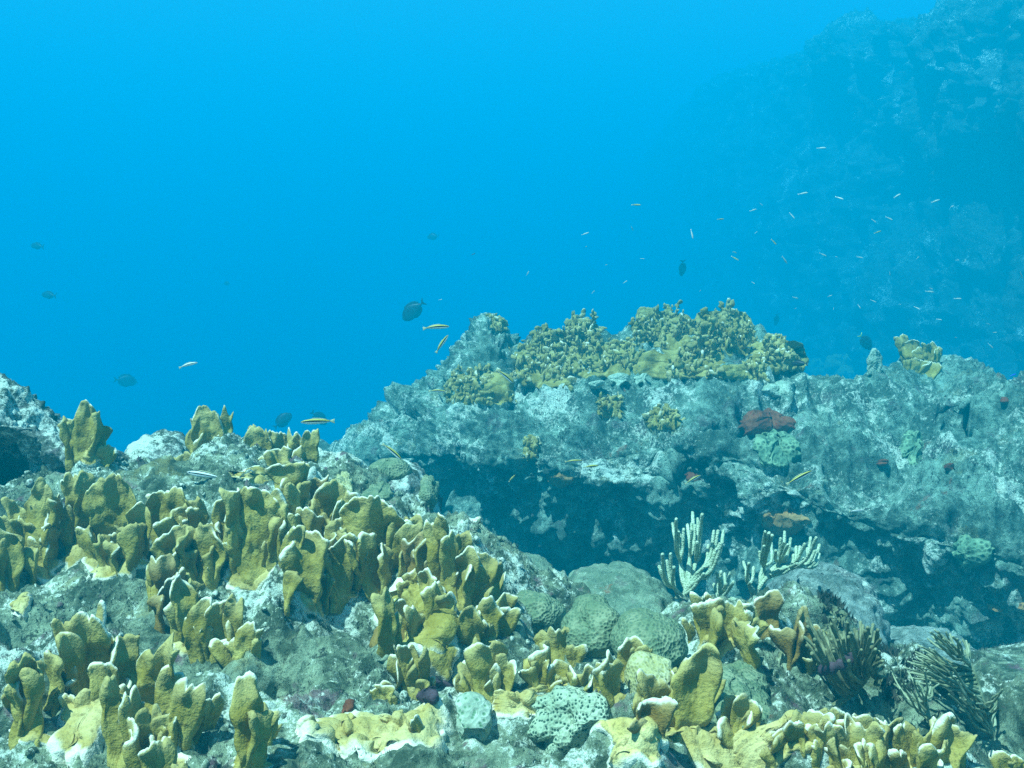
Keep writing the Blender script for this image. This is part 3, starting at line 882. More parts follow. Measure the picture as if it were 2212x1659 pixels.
F("widest ridged fan near the right end of the bottom garden", [(1962, 1645, 1946, 1560, 56, 10, dict(finger=.6)), (1994, 1642, 1992, 1562, 60, -6, dict(finger=.5)), (2024, 1640, 2034, 1562, 44, 20, dict(finger=.7)), (2046, 1648, 2070, 1582, 50, -28), (2008, 1668, 2006, 1610, 56, 12)], (2000, 1652, 66, 20, 0))
F("stubby yellow horn with a white cap at the bottom right", [(1682, 1632, 1680, 1580, 34, 10, dict(lobe=.004, taper=.8)), (1690, 1610, 1690, 1572, 22, -30, dict(lobe=.003))], (1682, 1634, 26, 10, 0))
F("small plate in the lower right corner", [(2172, 1668, 2168, 1626, 60, 8, dict(drop=.4))], None)
F("tiny spiky coral standing on the yellow crust", [(900, 1592, 896, 1560, 20, 10, dict(mat='fire_dark')), (894, 1590, 888, 1566, 10, 40), (906, 1590, 902, 1550, 12, -20, dict(drop=.7))], None)
# ------------------------------------------------------------------ crusts, mounds, mats, sponges
M['mound'] = simple_mat("mound_coral", (0.13, 0.17, 0.09), (0.24, 0.26, 0.15), 26, 0.004, spots=(190, (0.10, 0.14, 0.08), 0.25, 0.5))
M['mound_yellow'] = simple_mat("yellow_mound_coral", (0.36, 0.32, 0.14), (0.46, 0.42, 0.24), 20, 0.003, spots=(200, (0.30, 0.27, 0.09), 0.25, 0.5))
M['mat'] = simple_mat("polyp_mat", (0.27, 0.32, 0.21), (0.42, 0.46, 0.32), 24, 0.004, spots=(185, (0.035, 0.075, 0.05), 0.26, 0.42))
M['star'] = simple_mat("star_coral", (0.26, 0.31, 0.22), (0.42, 0.46, 0.35), 40, 0.004, spots=(125, (0.12, 0.20, 0.11), 0.2, 0.4))
M['plate'] = simple_mat("plate_coral", (0.10, 0.17, 0.10), (0.24, 0.33, 0.19), 16, 0.01, spots=(60, (0.06, 0.10, 0.06), 0.2, 0.5))
M['red'] = simple_mat("red_sponge", (0.11, 0.03, 0.014), (0.20, 0.062, 0.028), 18, 0.012, spots=(45, (0.2, 0.02, 0.01), 0.1, 0.25))
M['orange'] = simple_mat("orange_sponge", (0.30, 0.15, 0.05), (0.40, 0.22, 0.09), 18, 0.012, spots=(32, (0.12, 0.05, 0.02), 0.1, 0.26))
M['purple'] = simple_mat("purple_sponge", (0.035, 0.02, 0.026), (0.085, 0.05, 0.062), 40, 0.006)
M['rod'] = simple_mat("sea_rod", (0.34, 0.40, 0.26), (0.50, 0.55, 0.39), 60, 0.002, spots=(330, (0.26, 0.30, 0.19), 0.2, 0.5))
M['rod_dark'] = simple_mat("dark_gorgonian", (0.11, 0.11, 0.055), (0.25, 0.24, 0.13), 40, 0.002)
M['rod_mid'] = simple_mat("feathery_gorgonian", (0.14, 0.16, 0.085), (0.34, 0.35, 0.22), 30, 0.002)
M['finger'] = simple_mat("white_branching_coral", (0.40, 0.36, 0.22), (0.62, 0.58, 0.46), 70, 0.004, spots=(170, (0.70, 0.66, 0.58), 0.3, 0.55))
M['algae'] = simple_mat("dark_algae", (0.018, 0.022, 0.016), (0.075, 0.07, 0.05), 30, 0)


def patch(name, label, cat, *a, group=None, **k):
    o = drape(name, *a, **k)
    if o is None:
        print("no rock under", label)
        return None
    return tag(o, label, cat, group)


patch("coral_crust", "smooth yellow crust with brown knobs at the bottom centre", "coral crust", 815, 1592, 165, 92, 0.009, M['crust'], nseed(), bumps=.12, knobs=.011, white=.8, edge=.35, nr=64, nt=210, rot=-0.12)
patch("coral_crust", "pale yellow crust between the dotted mat and the little round coral", "coral crust", 1120, 1522, 75, 30, 0.010, M['crust'], nseed(), knobs=.010, white=.9, edge=.4, nr=18, nt=70)
patch("coral_crust", "ragged pale crust below the dotted mat's right side", "coral crust", 1370, 1585, 70, 36, 0.010, M['crust'], nseed(), knobs=.006, white=1.0, edge=.5, nr=20, nt=80)
patch("coral_crust", "broad whitish yellow crust along the bottom edge, right of centre", "coral crust", 1520, 1622, 225, 54, 0.009, M['crust'], nseed(), bumps=.15, knobs=.010, white=.8, edge=.4, nr=50, nt=210)
patch("coral_crust", "pale crust patch on the bare rock at far left", "coral crust", 50, 1310, 24, 22, 0.016, M['crust'], nseed(), bumps=.6, white=.9, edge=.5, nr=14, nt=50)
patch("coral_crust", "yellow patch on the dark hump behind the ridge", "coral crust", 742, 1055, 24, 40, 0.012, M['mound_yellow'], nseed(), nr=14, nt=50)
def mound(label, vx, vy, rx, ry, depth, mat, seed, s=15, amp=0.018, push=0.03):
    """a lobed coral dome sitting on the rock"""
    c0 = cast(vx, vy + ry * .8)
    d = depth_of(c0[0]) + push
    c = at(vx, vy, d)
    k = d / FPX
    nu, nv = 150, 90
    T, Fi = np.meshgrid(np.linspace(0, 2 * math.pi, nu), np.linspace(0.02, math.pi - 0.02, nv), indexing='ij')
    D = np.stack([np.sin(Fi) * np.cos(T), np.sin(Fi) * np.sin(T), np.cos(Fi)], -1)
    P = D * np.array([rx * k, depth, ry * k]) + c
    h = 0.34 * rx * k * fbm(P, 0.6 / (rx * k), 3, seed) + amp * cells(P + 0.004 * fbm(P, 30, 2, seed + 1)[..., None], s, seed + 2)
    P = P + D * (h * np.minimum(1, np.sin(Fi) * 6))[..., None]
    P[-1] = P[0]
    o = mesh_obj("coral_mound", P, grid_quads(nu, nv), M[mat], loc=c)
    return tag(o, label, "coral")


mound("lumpy green-grey coral mound beside the round boulder", 1276, 1362, 54, 62, 0.06, 'mound', 811)
mound("lumpy green-grey coral mound with pointed top, right of its twin", 1415, 1394, 58, 46, 0.06, 'mound', 822)
mound("smooth bright yellow mound among the fans", 1410, 1476, 42, 50, 0.05, 'mound_yellow', 833, 16, .010)
mound("pebbled green coral covering the slope next to the cascade", 1158, 1330, 48, 48, 0.05, 'mound', 844, 52, .008)
mound("small smooth green knob above the long dimpled sheet", 1588, 1432, 19, 15, 0.02, 'mound', 855, 20, .003)
mound("green lump capping the white rock behind the largest fan", 840, 1022, 34, 15, 0.04, 'mound', 866, 24, .008)
patch("coral_mound", "long dimpled green coral sheet running down to the lower right", "coral", 1580, 1505, 96, 70, 0.022, M['mound'], nseed(), bumps=.6, bs=20, edge=.25, nr=32, nt=110, rot=.45)
patch("coral_mound", "dull green coral sheet on the front of the lumpy white rock", "coral", 815, 1080, 40, 40, 0.014, M['mound'], nseed(), bumps=.5, edge=.3, nr=18, nt=60)
patch("coral_mound", "brownish green knobs down the right side of the lumpy white rock", "coral", 922, 1070, 18, 40, 0.02, M['mound'], nseed(), bumps=.7, edge=.3, nr=16, nt=50)
patch("polyp_mat", "light green mat dotted with dark polyps, low in the foreground", "soft coral", 1236, 1560, 110, 70, 0.026, M['mat'], nseed(), bumps=.7, bs=20, edge=.32, nr=36, nt=120)
patch("star_coral", "small round pale green coral with star pattern on yellow crust", "coral", 1024, 1558, 40, 29, 0.026, M['star'], nseed(), bumps=.2, edge=.08, nr=18, nt=60)
patch("plate_coral", "large wrinkled green-grey plate coral below the red sponge", "coral", 1680, 970, 52, 40, 0.06, M['plate'], nseed(), bumps=.7, bs=12, edge=.2, nr=24, nt=80, white=.4, jump=.35)
patch("plate_coral", "pale-rimmed lettuce-like plate in the shade at lower right of boulder", "coral", 2092, 1190, 48, 30, 0.05, M['plate'], nseed(), bumps=.5, bs=14, edge=.35, nr=22, nt=80, white=1, jump=.35)
patch("plate_coral", "upright narrow plate on the right half of the boulder", "coral", 1970, 965, 24, 34, 0.05, M['plate'], nseed(), bumps=.5, bs=14, edge=.3, nr=18, nt=60, white=1, jump=.35)
patch("plate_coral", "pale flat green patch near the boulder's ridge, above the red sponge", "coral", 1682, 842, 36, 13, 0.03, M['star'], nseed(), bumps=.4, bs=14, edge=.35, nr=14, nt=60, jump=.35)
for x, y, rx, ry, lab in [(1335, 824, 15, 11, "pale green coral dome, middle one under the boulder's coral crown"), (1285, 833, 13, 8, "flattest pale coral dome, leftmost under the boulder's coral crown"), (1382, 822, 13, 10, "pale coral dome, rightmost under the boulder's coral crown")]:
    patch("coral_dome", lab, "coral", x, y, rx, ry, 0.05, M['star'], nseed(), bumps=.2, edge=.1, nr=12, nt=36, jump=.4, group="pale domes under the coral crown")
patch("sponge", "large rust-red sponge under the boulder's ledge", "sponge", 1650, 918, 60, 26, 0.06, M['red'], nseed(), bumps=.6, bs=12, edge=.22, nr=20, nt=80, jump=.4)
patch("sponge", "tan orange sponge behind the right sea rod", "sponge", 1690, 1128, 52, 28, 0.05, M['orange'], nseed(), bumps=.6, bs=14, edge=.2, nr=20, nt=80, jump=.4)
for x, y, rx, ry, mt, lab in [(1495, 1030, 20, 11, 'red', "small dark red sponge behind a striped fish on the overhang"), (1507, 1108, 6, 5, 'red', "tiny red sponge ball above the left sea rod"), (2215, 1310, 16, 9, 'orange', "orange sponge in the shade at the right edge"), (2146, 1312, 12, 7, 'orange', "orange sponge blob in the shade, left of the edge one"), (1905, 1000, 12, 8, 'red', "faint red sponge left of the upright narrow plate"), (2170, 865, 10, 8, 'red', "red sponge at the dark hole high on the boulder"),
                              (1210, 1035, 26, 16, 'orange', "brownish sponge low on the boulder's left overhang"), (2050, 1012, 9, 6, 'red', "red speck of sponge right of the upright narrow plate")]:
    patch("sponge", lab, "sponge", x, y, rx, ry, 0.03, M[mt], nseed(), bumps=.6, bs=18, edge=.2, nr=10, nt=36, jump=.4)
patch("sponge", "bright orange-red sponge in a crevice of the bare rock", "sponge", 752, 1528, 10, 12, 0.01, M['red'], nseed(), bumps=.6, edge=.4, nr=12, nt=44)
patch("sponge", "purple-grey sponge lump at the mouth of the dark hollow", "sponge", 930, 1512, 16, 15, 0.02, M['purple'], nseed(), bumps=.4, edge=.2, nr=14, nt=44)
patch("sponge", "dull purple sponge patch under the cascade's white lip", "sponge", 950, 1478, 34, 12, 0.016, M['purple'], nseed(), bumps=.4, edge=.3, nr=12, nt=44)


# ------------------------------------------------------------------ tubes: sea rods and gorgonians
def smooth_path(pts, n):
    return catmull(np.asarray(pts, float)[:, None, :].repeat(2, 1), n, 2)[:, 0]


def tube(path, rad, sides=9, cap=True):
    t = np.gradient(path, axis=0)
    t /= np.linalg.norm(t, axis=1, keepdims=True) + 1e-12
    ref = np.array([0.13, 0.98, 0.1])
    a = np.cross(t, ref)
    a /= np.linalg.norm(a, axis=1, keepdims=True) + 1e-12
    b = np.cross(t, a)
    th = np.linspace(0, 2 * math.pi, sides, endpoint=False)
    if cap:
        m = 4
        ang = np.linspace(0, math.pi / 2, m + 1)[1:]
        ext = path[-1] + t[-1] * (rad[-1] * np.sin(ang))[:, None]
        path = np.concatenate([path, ext])
        rad = np.concatenate([rad, np.maximum(rad[-1] * np.cos(ang), 1e-5)])
        a = np.concatenate([a, a[-1:].repeat(m, 0)])
        b = np.concatenate([b, b[-1:].repeat(m, 0)])
    V = path[:, None] + rad[:, None, None] * (np.cos(th)[None, :, None] * a[:, None] + np.sin(th)[None, :, None] * b[:, None])
    n = len(path)
    idx = np.arange(n * sides).reshape(n, sides)
    q = np.stack([idx[:-1], np.roll(idx[:-1], -1, 1), np.roll(idx[1:], -1, 1), idx[1:]], -1).reshape(-1, 4)
    return V.reshape(-1, 3), q


def join(parts):
    vs, qs, o = [], [], 0
    for v, q in parts:
        vs.append(v)
        qs.append(q + o)
        o += len(v)
    return np.concatenate(vs), np.concatenate(qs)


def gorgonian(name, label, cat, d, stem, branches, r0, r1, mat, seed, bow=0.25, wig=0.01, fuzz=0.0, dspread=0.10):
    if d is None:
        d = depth_of(cast(*stem[0])[0]) - 0.02
    print(label, round(d, 2), cast(*stem[0])[2])
    """stem: path of photo spots; branches: (place on the stem 0..1, spread in depth, [tips])"""
    rg = np.random.default_rng(seed)
    sp = smooth_path([at(x, y, d) for x, y in stem], 24)
    base = sp[0]
    root = empty(name, base)
    tag(root, label, cat)
    v, q = tube(sp, np.linspace(r0 * 1.25, r0 * 0.9, 24))
    v = v + 0.0015 * noise(v, 90, seed)[:, None]
    mesh_obj("stem", v, q, mat, parent=root, loc=base)
    for tpos, node, tips in branches:
        k = tpos * 23
        p0 = sp[int(k)]
        dd = rg.uniform(-1, 1) * dspread * 0.5
        if node is not None:
            pn = at(node[0], node[1], d + dd)
        parts = []
        if fuzz:
            tips = tips + [((p[0] + q[0]) / 2 + rg.uniform(-4, 4), (p[1] + q[1]) / 2 + rg.uniform(8, 30)) for p, q in zip(tips[:-1], tips[1:])]
        for (x, y) in tips:
            dt = d + dd + rg.uniform(-1, 1) * dspread
            pt = at(x, y, dt)
            if node is not None:
                mid = pn * 0.6 + pt * 0.4
                mid[2] -= bow * 0.25 * np.linalg.norm(pt - pn) * 0.3
                out = (pt - pn)
                mid = mid + np.array([np.sign(out[0]) * abs(out[0]) * bow, 0, -abs(out[0]) * bow * 0.6])
                ctrl = [p0, (p0 + pn) / 2 + rg.uniform(-1, 1, 3) * wig * .4, pn, mid, pt]
            else:
                L = np.linalg.norm(pt - p0)
                m1 = p0 * 0.66 + pt * 0.34 + rg.uniform(-1, 1, 3) * wig + np.array([0, 0, -0.05 * L])
                m2 = p0 * 0.33 + pt * 0.67 + rg.uniform(-1, 1, 3) * wig + np.array([0, 0, -0.03 * L])
                ctrl = [p0, m1, m2, pt]
            n = 22
            path = smooth_path(ctrl, n)
            rad = np.linspace(r0 * 0.8, r1, n) * (1 + 0.10 * np.sin(np.arange(n) * 1.7 + rg.uniform(0, 6)))
            rad[-3:] *= 1.08
            v, q = tube(path, rad)
            v = v + (v - np.repeat(path[-1:], len(v), 0)) * 0 + (r1 * 0.16) * noise(v, 260, seed + 3)[:, None]
            parts.append((v, q))
        v, q = join(parts)
        mesh_obj("branch", v, q, mat, parent=root, loc=base)
    return root


gorgonian("sea_rod", "pale finger-branched sea rod, the left of the two", "soft coral", 2.12, [(1494, 1356), (1486, 1325), (1478, 1292), (1486, 1262)],
          [(.55, (1458, 1272), [(1424, 1224), (1431, 1198), (1441, 1212), (1449, 1197), (1456, 1226)]),
           (.85, (1470, 1215), [(1453, 1131), (1461, 1122), (1466, 1150), (1477, 1144)]),
           (.95, (1490, 1205), [(1485, 1134), (1496, 1107), (1492, 1160), (1501, 1136)]),
           (.95, (1503, 1215), [(1507, 1121), (1517, 1112), (1513, 1150), (1506, 1172)]),
           (.9, (1517, 1228), [(1542, 1148), (1551, 1148), (1563, 1147), (1530, 1178)]),
           (.75, (1512, 1250), [(1560, 1172), (1544, 1196), (1520, 1240)])], 0.0046, 0.0032, M['rod'], 11, fuzz=1)
gorgonian("sea_rod", "pale finger-branched sea rod, the right and wider of the two", "soft coral", 2.14, [(1622, 1330), (1628, 1300), (1640, 1270), (1660, 1244)],
          [(.3, (1556, 1292), [(1549, 1240), (1557, 1236), (1565, 1240), (1575, 1238), (1542, 1262), (1584, 1258)]),
           (.5, (1618, 1262), [(1606, 1214), (1618, 1217), (1612, 1236), (1628, 1226)]),
           (.7, (1650, 1225), [(1641, 1192), (1653, 1149), (1661, 1152), (1668, 1157)]),
           (.85, (1684, 1215), [(1676, 1190), (1686, 1164), (1695, 1149), (1708, 1164), (1700, 1180)]),
           (.95, (1706, 1222), [(1720, 1182), (1728, 1182), (1738, 1176), (1714, 1200)]),
           (1.0, (1722, 1222), [(1751, 1162), (1763, 1162), (1770, 1178), (1766, 1197), (1744, 1186)])], 0.0046, 0.0032, M['rod'], 12, fuzz=1)
_tips = [(1736, 1312), (1744, 1335), (1752, 1352), (1768, 1362), (1779, 1368), (1790, 1362), (1801, 1341), (1806, 1366), (1816, 1372), (1831, 1346), (1838, 1368), (1846, 1360), (1859, 1344), (1866, 1362), (1874, 1356), (1886, 1349), (1890, 1366), (1896, 1361), (1899, 1384), (1894, 1404), (1902, 1420)]
gorgonian("gorgonian", "dark brown bushy gorgonian in front of the pale round boulder", "soft coral", None, [(1800, 1525), (1835, 1502), (1866, 1472), (1884, 1440)],
          [(0.30 + 0.66 * k / 20, None, [t, (t[0] - 8 + (k % 3) * 7, t[1] + 20), (t[0] + 9 - (k % 2) * 14, t[1] + 42), (t[0] + 5 - (k % 4) * 5, t[1] + 8), (t[0] - 4 + (k % 5) * 3, t[1] + 60)]) for k, t in enumerate(_tips)], 0.0040, 0.0024, M['rod_dark'], 13, wig=.005, dspread=.12)
_tips = [(2019, 1361), (2010, 1366), (2026, 1372), (2044, 1366), (2060, 1376), (2079, 1381), (1984, 1394), (1990, 1404), (1979, 1414), (1961, 1429), (1971, 1451), (1991, 1440), (1998, 1428), (1981, 1421), (2008, 1400)]
gorgonian("gorgonian", "feathery grey gorgonian with a bent stem leaning left, right side", "soft coral", None, [(2146, 1598), (2128, 1530), (2104, 1452), (2078, 1408)],
          [(0.42 + 0.55 * (14 - k) / 14, None, [t, (t[0] + 14, t[1] + 10), (t[0] + 5, t[1] + 24), (t[0] + 8, t[1] + 4), (t[0] - 6, t[1] + 14)]) for k, t in enumerate(_tips)]
          + [(0.10 + 0.28 * k / 5, None, [(2060 + 9 * k, 1462 + 8 * k), (2050 + 12 * k, 1500 + 4 * k), (2150 + 3 * k, 1520 - 6 * k)]) for k in range(6)], 0.0030, 0.0013, M['rod_mid'], 14, wig=.004, dspread=.10)
gorgonian("gorgonian", "pale drooping strands of a small sea plume left of the bent gorgonian", "soft coral", None, [(2010, 1565), (2004, 1535), (1998, 1508)],
          [(0.2 + 0.75 * k / 8, None, [(1925 + 12 * k, 1450 + (k % 3) * 14), (1932 + 12 * k, 1478 + (k % 2) * 10)]) for k in range(9)] + [(.9, None, [(1965, 1508), (1972, 1514), (1985, 1500)])], 0.0022, 0.0011, M['rod_mid'], 15, wig=.004)
_v, _q = tube(smooth_path([at(1776, 1448, 1.53), at(1800, 1442, 1.5), at(1824, 1432, 1.49), at(1840, 1420, 1.5)], 24), np.full(24, .0075) * (1 + .2 * np.sin(np.arange(24) * 1.1)))
tag(mesh_obj("sponge", _v, _q, M['purple'], loc=at(1776, 1448, 1.53)), "dark purple finger sponge lying across the dark gorgonian", "sponge")

# the white branching coral at the edge of the gap
_b = at(965, 1190, 2.2)
root = empty("branching_coral", _b)
tag(root, "white knobbly branching coral with fingers pointing into the gap", "coral")
rg = np.random.default_rng(5)
for k, (x, y, dz) in enumerate([(1034, 1124, 0), (1012, 1130, .05), (1042, 1150, -.02), (1046, 1158, .04), (1028, 1146, .08), (1024, 1168, -.06), (1000, 1140, -.04), (984, 1134, .02), (1010, 1176, -.08)]):
    p1 = at(x, y, 2.2 + dz)
    pa = _b * .55 + p1 * .45 + np.array([0, 0, -.01])
    path = smooth_path([_b, pa, _b * .2 + p1 * .8 + np.array([0, 0, -.004]), p1], 40)
    v, q = tube(path, np.linspace(.016, .0085, 40), 14)
    kn = noise(v, 115, k)
    c = np.repeat(np.concatenate([path, path[-1:].repeat(4, 0)]), 14, 0)
    v = c + (v - c) * (1 + .45 * sstep(0.0, .5, kn))[:, None]
    mesh_obj("branch", v, q, M['finger'], parent=root, loc=_b)

# ------------------------------------------------------------------ knobbly coral crowns on the huge boulder
_bm = __import__('bmesh').new()
__import__('bmesh').ops.create_icosphere(_bm, subdivisions=2, radius=1)
ICO_V = np.array([v.co[:] for v in _bm.verts])
ICO_F = np.array([[v.index for v in f.verts] for f in _bm.faces])
_bm.free()
CROWN = "knobbly coral masses on the huge boulder"


def knob_mass(label, x0, x1, y0, y1, rise, n, seed, mat='fire_far', r=(0.0065, 0.013), name="coral_mass", cat="fire coral", group=CROWN, miss=True):
    """a mass of knobbly lobes rooted on the boulder between the given photo limits; rise in metres"""
    rg = np.random.default_rng(seed)
    vs, fs, tp, gl, ys, roots, o, first = [], [], [], [], [], [], 0, None
    for k in range(n):
        x, y = rg.uniform(x0, x1), rg.uniform(y0, y1)
        h = cast(x, y)
        t = 0
        while h is None and t < 25 and miss:
            y += 5
            t += 1
            h = cast(x, y)
        if h is None or h[2] < 3.0:
            continue
        p, nrm = h[0], h[1]
        ys.append(y)
        if first is None:
            first = p
        e = ((x - x0) / (x1 - x0) * 2 - 1)
        up = rise * 0.72 * rg.uniform(0.1, 1.0) ** 1.3 * (1 - 0.55 * e * e)
        if n > 100 and fbm(p[None], 7, 2, 91)[0] < -0.22 + 0.25 * (rise < .1):
            continue
        dirn = UP * 0.8 + nrm * 0.5 + rg.normal(0, .28, 3)
        dirn /= np.linalg.norm(dirn)
        m = max(2, int(up / 0.012))
        q = p - nrm * 0.01
        for j in range(m):
            rr = rg.uniform(*r)
            q = q + dirn * (up / m) + rg.normal(0, .006, 3)
            nv = ICO_V * rr * np.array([rg.uniform(.9, 1.9), rg.uniform(.3, .6), rg.uniform(.8, 1.6)])
            nv = rotz(nv, rg.uniform(0, 3.14))
            w = nv + q
            w = w + (nv / rr) * (0.012 * fbm(w, 70, 2, seed))[:, None]
            vs.append(w)
            roots.append(p)
            fs.append(ICO_F + o)
            tp.append(np.full(len(w), rg.choice([0, 0, 0, 0, 0, .2, .45])) + (sstep(.5, 1.0, ICO_V[:, 2]) * .5 if j == m - 1 else 0))
            gl.append(np.full(len(w), rg.uniform(-.3, 1.0)))
            o += len(w)
    base = drape(name, (x0 + x1) / 2, (min(ys) + max(ys)) / 2, (x1 - x0) * .53, max(14, (max(ys) - min(ys)) * .56), 0.016, None, seed, bumps=.6, bs=30, edge=.10, nr=22, nt=80, jump=.5, raw=True, plan=False, sq=True)
    q = None
    if base is not None:
        # only lobes that stand on the common base belong to this colony
        keep = [k for k, p in enumerate(roots) if np.min(np.linalg.norm(base[0] - p, axis=1)) < 0.026]
        vs, tp, gl = [vs[k] for k in keep], [tp[k] for k in keep], [gl[k] for k in keep]
        o = len(ICO_V) * len(keep)
        fs = [ICO_F + len(ICO_V) * k for k in range(len(keep))]
        vs.append(base[0])
        q = base[1] + o
        tp.append(np.zeros(len(base[0])))
        gl.append(np.zeros(len(base[0])))
    return tag(mesh_obj(name, np.concatenate(vs), q, M[mat], tris=np.concatenate(fs), attrs={'tip': np.concatenate(tp), 'paleness': np.concatenate(gl)}, loc=first), label, cat, group)


for i, (lab, x0, x1, y0, y1, rise, n) in enumerate([
    ("leftmost ragged tuft of the boulder's coral crown", 1148, 1226, 690, 770, .11, 70),
    ("round knobbly tower second from the left in the coral crown", 1226, 1284, 680, 760, .15, 75),
    ("wide knobbly block with two bumps in the middle of the crown", 1284, 1372, 672, 755, .16, 110),
    ("tallest thin knobbly tower of the coral crown", 1374, 1420, 668, 740, .17, 60),
    ("knobbly coral with a tiny spire, right of the tallest tower", 1424, 1496, 680, 760, .14, 85),
    ("biggest pale knobbly head at the right of the crown", 1498, 1622, 675, 770, .17, 170),
    ("knobbly coral sloping down to the right from the biggest head", 1620, 1742, 735, 800, .09, 120),
    ("shaded knobbly coral below the left end of the crown", 1110, 1232, 752, 835, .08, 120),
    ("yellow-brown knobbly coral under the middle of the crown", 1232, 1372, 745, 812, .08, 130),
    ("knobbly coral with white gaps under the crown's right half", 1372, 1560, 755, 815, .08, 160),
    ("golden coral patch low on the boulder's left shoulder", 965, 1112, 808, 872, .06, 110),
    ("low yellowish coral left of the pale disc on the boulder ridge", 1782, 1866, 768, 808, .06, 60),
    ("small stubby coral in the dip of the boulder ridge", 1744, 1782, 775, 805, .06, 24),
    ("tiny bush of coral on the boulder's pointed peak", 1060, 1090, 688, 712, .05, 18),
    ("yellow crusty coral with a hole in the middle of the boulder", 1292, 1336, 862, 900, .05, 34),
    ("flat yellow coral patch in the centre of the boulder's face", 1396, 1466, 890, 926, .035, 60),
    ("faint yellow tuft low on the boulder's left face", 1138, 1160, 955, 990, .04, 22),
    ("mustard coral bush right of the crown, under the biggest head", 1558, 1650, 790, 820, .06, 60),
]):
    knob_mass(lab, x0, x1, y0, y1, rise, int(n * 2.8), 700 + i * 13)
F("cockscomb-like yellow coral on the boulder ridge, far right", [(1962, 792, 1944, 727, 30, 10), (1975, 795, 1962, 738, 34, -20), (1995, 798, 1985, 750, 34, 15), (2010, 795, 2006, 742, 32, -10), (2020, 795, 2022, 755, 26, 20), (1985, 812, 1985, 775, 60, 5)], None, group="coral colonies on the huge boulder's ridge")
_p = cast(1890, 800)
if _p:
    _p = depth_of(_p[0])
    _pts = []
    V, q, tip = blade_mesh(36 / FPX * _p, 38 / FPX * _p, 77, taper=.8, lobe=.004, drop=.5, thick=.008)
    mesh_o = mesh_obj("sponge", V + at(1890, 792, _p), q, M['star'], loc=at(1890, 792, _p), attrs={'tip': tip * 0})
    tag(mesh_o, "pale turquoise disc-shaped sponge upright on the boulder ridge", "sponge")

# ------------------------------------------------------------------ short turf and dark algae on the near rock


def turf(name, n, region, hmin, hmax, mat, seed, dens_s=6, th=-0.1, kind=True, thin=1.0):
    rg = np.random.default_rng(seed)
    xi = rg.uniform(0, 1, (n, 2))
    Px, Py = REEF_P.shape[:2]
    i = (np.searchsorted(REEF_P[:, 200, 0], region[0] + xi[:, 0] * (region[1] - region[0]))).clip(1, Px - 2)
    j = (np.searchsorted(REEF_P[Px // 2, :, 1], region[2] + xi[:, 1] * (region[3] - region[2]))).clip(1, Py - 2)
    b = REEF_P[i, j] + rg.uniform(-.0025, .0025, (n, 3))
    keep = fbm(b, dens_s, 3, seed) > th
    b = b[keep]
    m = len(b)
    a = rg.uniform(0, 2 * math.pi, m)
    h = rg.uniform(hmin, hmax, m) * (0.6 + 0.8 * (fbm(b, 9, 2, seed + 2) * .5 + .5))
    w = h * rg.uniform(.18, .4, m) * thin
    d = np.stack([np.cos(a), np.sin(a), 0 * a], -1)
    top = b + np.stack([rg.normal(0, .45, m) * h, rg.normal(0, .45, m) * h, h], -1)
    V = np.stack([b - d * w[:, None] - [0, 0, .003], b + d * w[:, None] - [0, 0, .003], top], 1)
    o = mesh_obj(name, V.reshape(-1, 3), None, mat, tris=np.arange(m * 3).reshape(m, 3), smooth=False)
    o["kind"] = "stuff"
    return o


turf("algae_turf", 170000, (-1.25, 1.3, .95, 2.8), .0015, .0048, M['turfmat'], 21, th=-.25)
turf("dark_algae", 9000, (0.52, 0.74, 1.6, 2.02), .006, .016, M['algae'], 22, dens_s=9, th=.1)

# small rubble and nodules lying on the rock
rg = np.random.default_rng(31)
vs, fs, o = [], [], 0
Px, Py = REEF_P.shape[:2]
while len(vs) < 1100:
    i, j = rg.integers(60, Px - 70), rg.integers(20, Py - 130)
    p = REEF_P[i, j]
    if noise(p[None], 5, 77)[0] < rg.uniform(-.5, .5):
        continue
    r = rg.uniform(.0025, .007)
    if p[0] > .7 and p[1] > 1.5:
        continue
    v = ICO_V * r * rg.uniform(.6, 1.4, 3)
    v = v + ICO_V * (r * 1.5 * noise(v + p, .8 / r, 5))[:, None] + p
    vs.append(v)
    fs.append(ICO_F + o)
    o += len(v)
M['rubble'] = rock_mat("rubble", 1.6, 0.7, bump=0.006)
mesh_obj("rubble", np.concatenate(vs), None, M['rubble'], tris=np.concatenate(fs))["kind"] = "stuff"
# ------------------------------------------------------------------ fish
def fish_mat(name, stripes):
    m = NT(name, 0.45)
    m.b.inputs["Specular IOR Level"].default_value = 0.3
    a = m.attr('hgt')
    r = m.t.nodes.new("ShaderNodeValToRGB")
    m.link(a, r.inputs[0])
    el = r.color_ramp.elements
    while len(el) < len(stripes):
        el.new(0.5)
    for e, (p, c) in zip(el, stripes):
        e.position = p
        e.color = (*c, 1)
    m.color(r.outputs[0])
    return m.m


Wh, Bk, Ye = (0.72, 0.72, 0.66), (0.015, 0.018, 0.015), (0.52, 0.46, 0.06)
M['wrasse'] = fish_mat("wrasse_skin", [(0, Wh), (.33, Wh), (.39, Bk), (.73, Bk), (.77, Ye), (.88, Ye), (.94, (.10, .09, .02))])
M['wrasse_white'] = fish_mat("pale_wrasse_skin", [(0, Wh), (.36, Wh), (.44, Bk), (.60, Bk), (.66, Wh), (.84, Wh), (.93, Bk)])
M['wrasse_yellow'] = fish_mat("yellow_wrasse_skin", [(0, (.42, .40, .2)), (.30, (.42, .40, .2)), (.38, Bk), (.62, Bk), (.68, (.42, .37, .06)), (.90, Ye), (.97, Bk)])
M['silver'] = fish_mat("silver_skin", [(0, (.55, .56, .52)), (.5, (.55, .56, .52)), (.7, (.5, .5, .4)), (1, (.3, .3, .2))])
M['dark_fish'] = fish_mat("dark_skin", [(0, (.022, .022, .022)), (.5, (.018, .018, .02)), (1, (.012, .012, .014))])
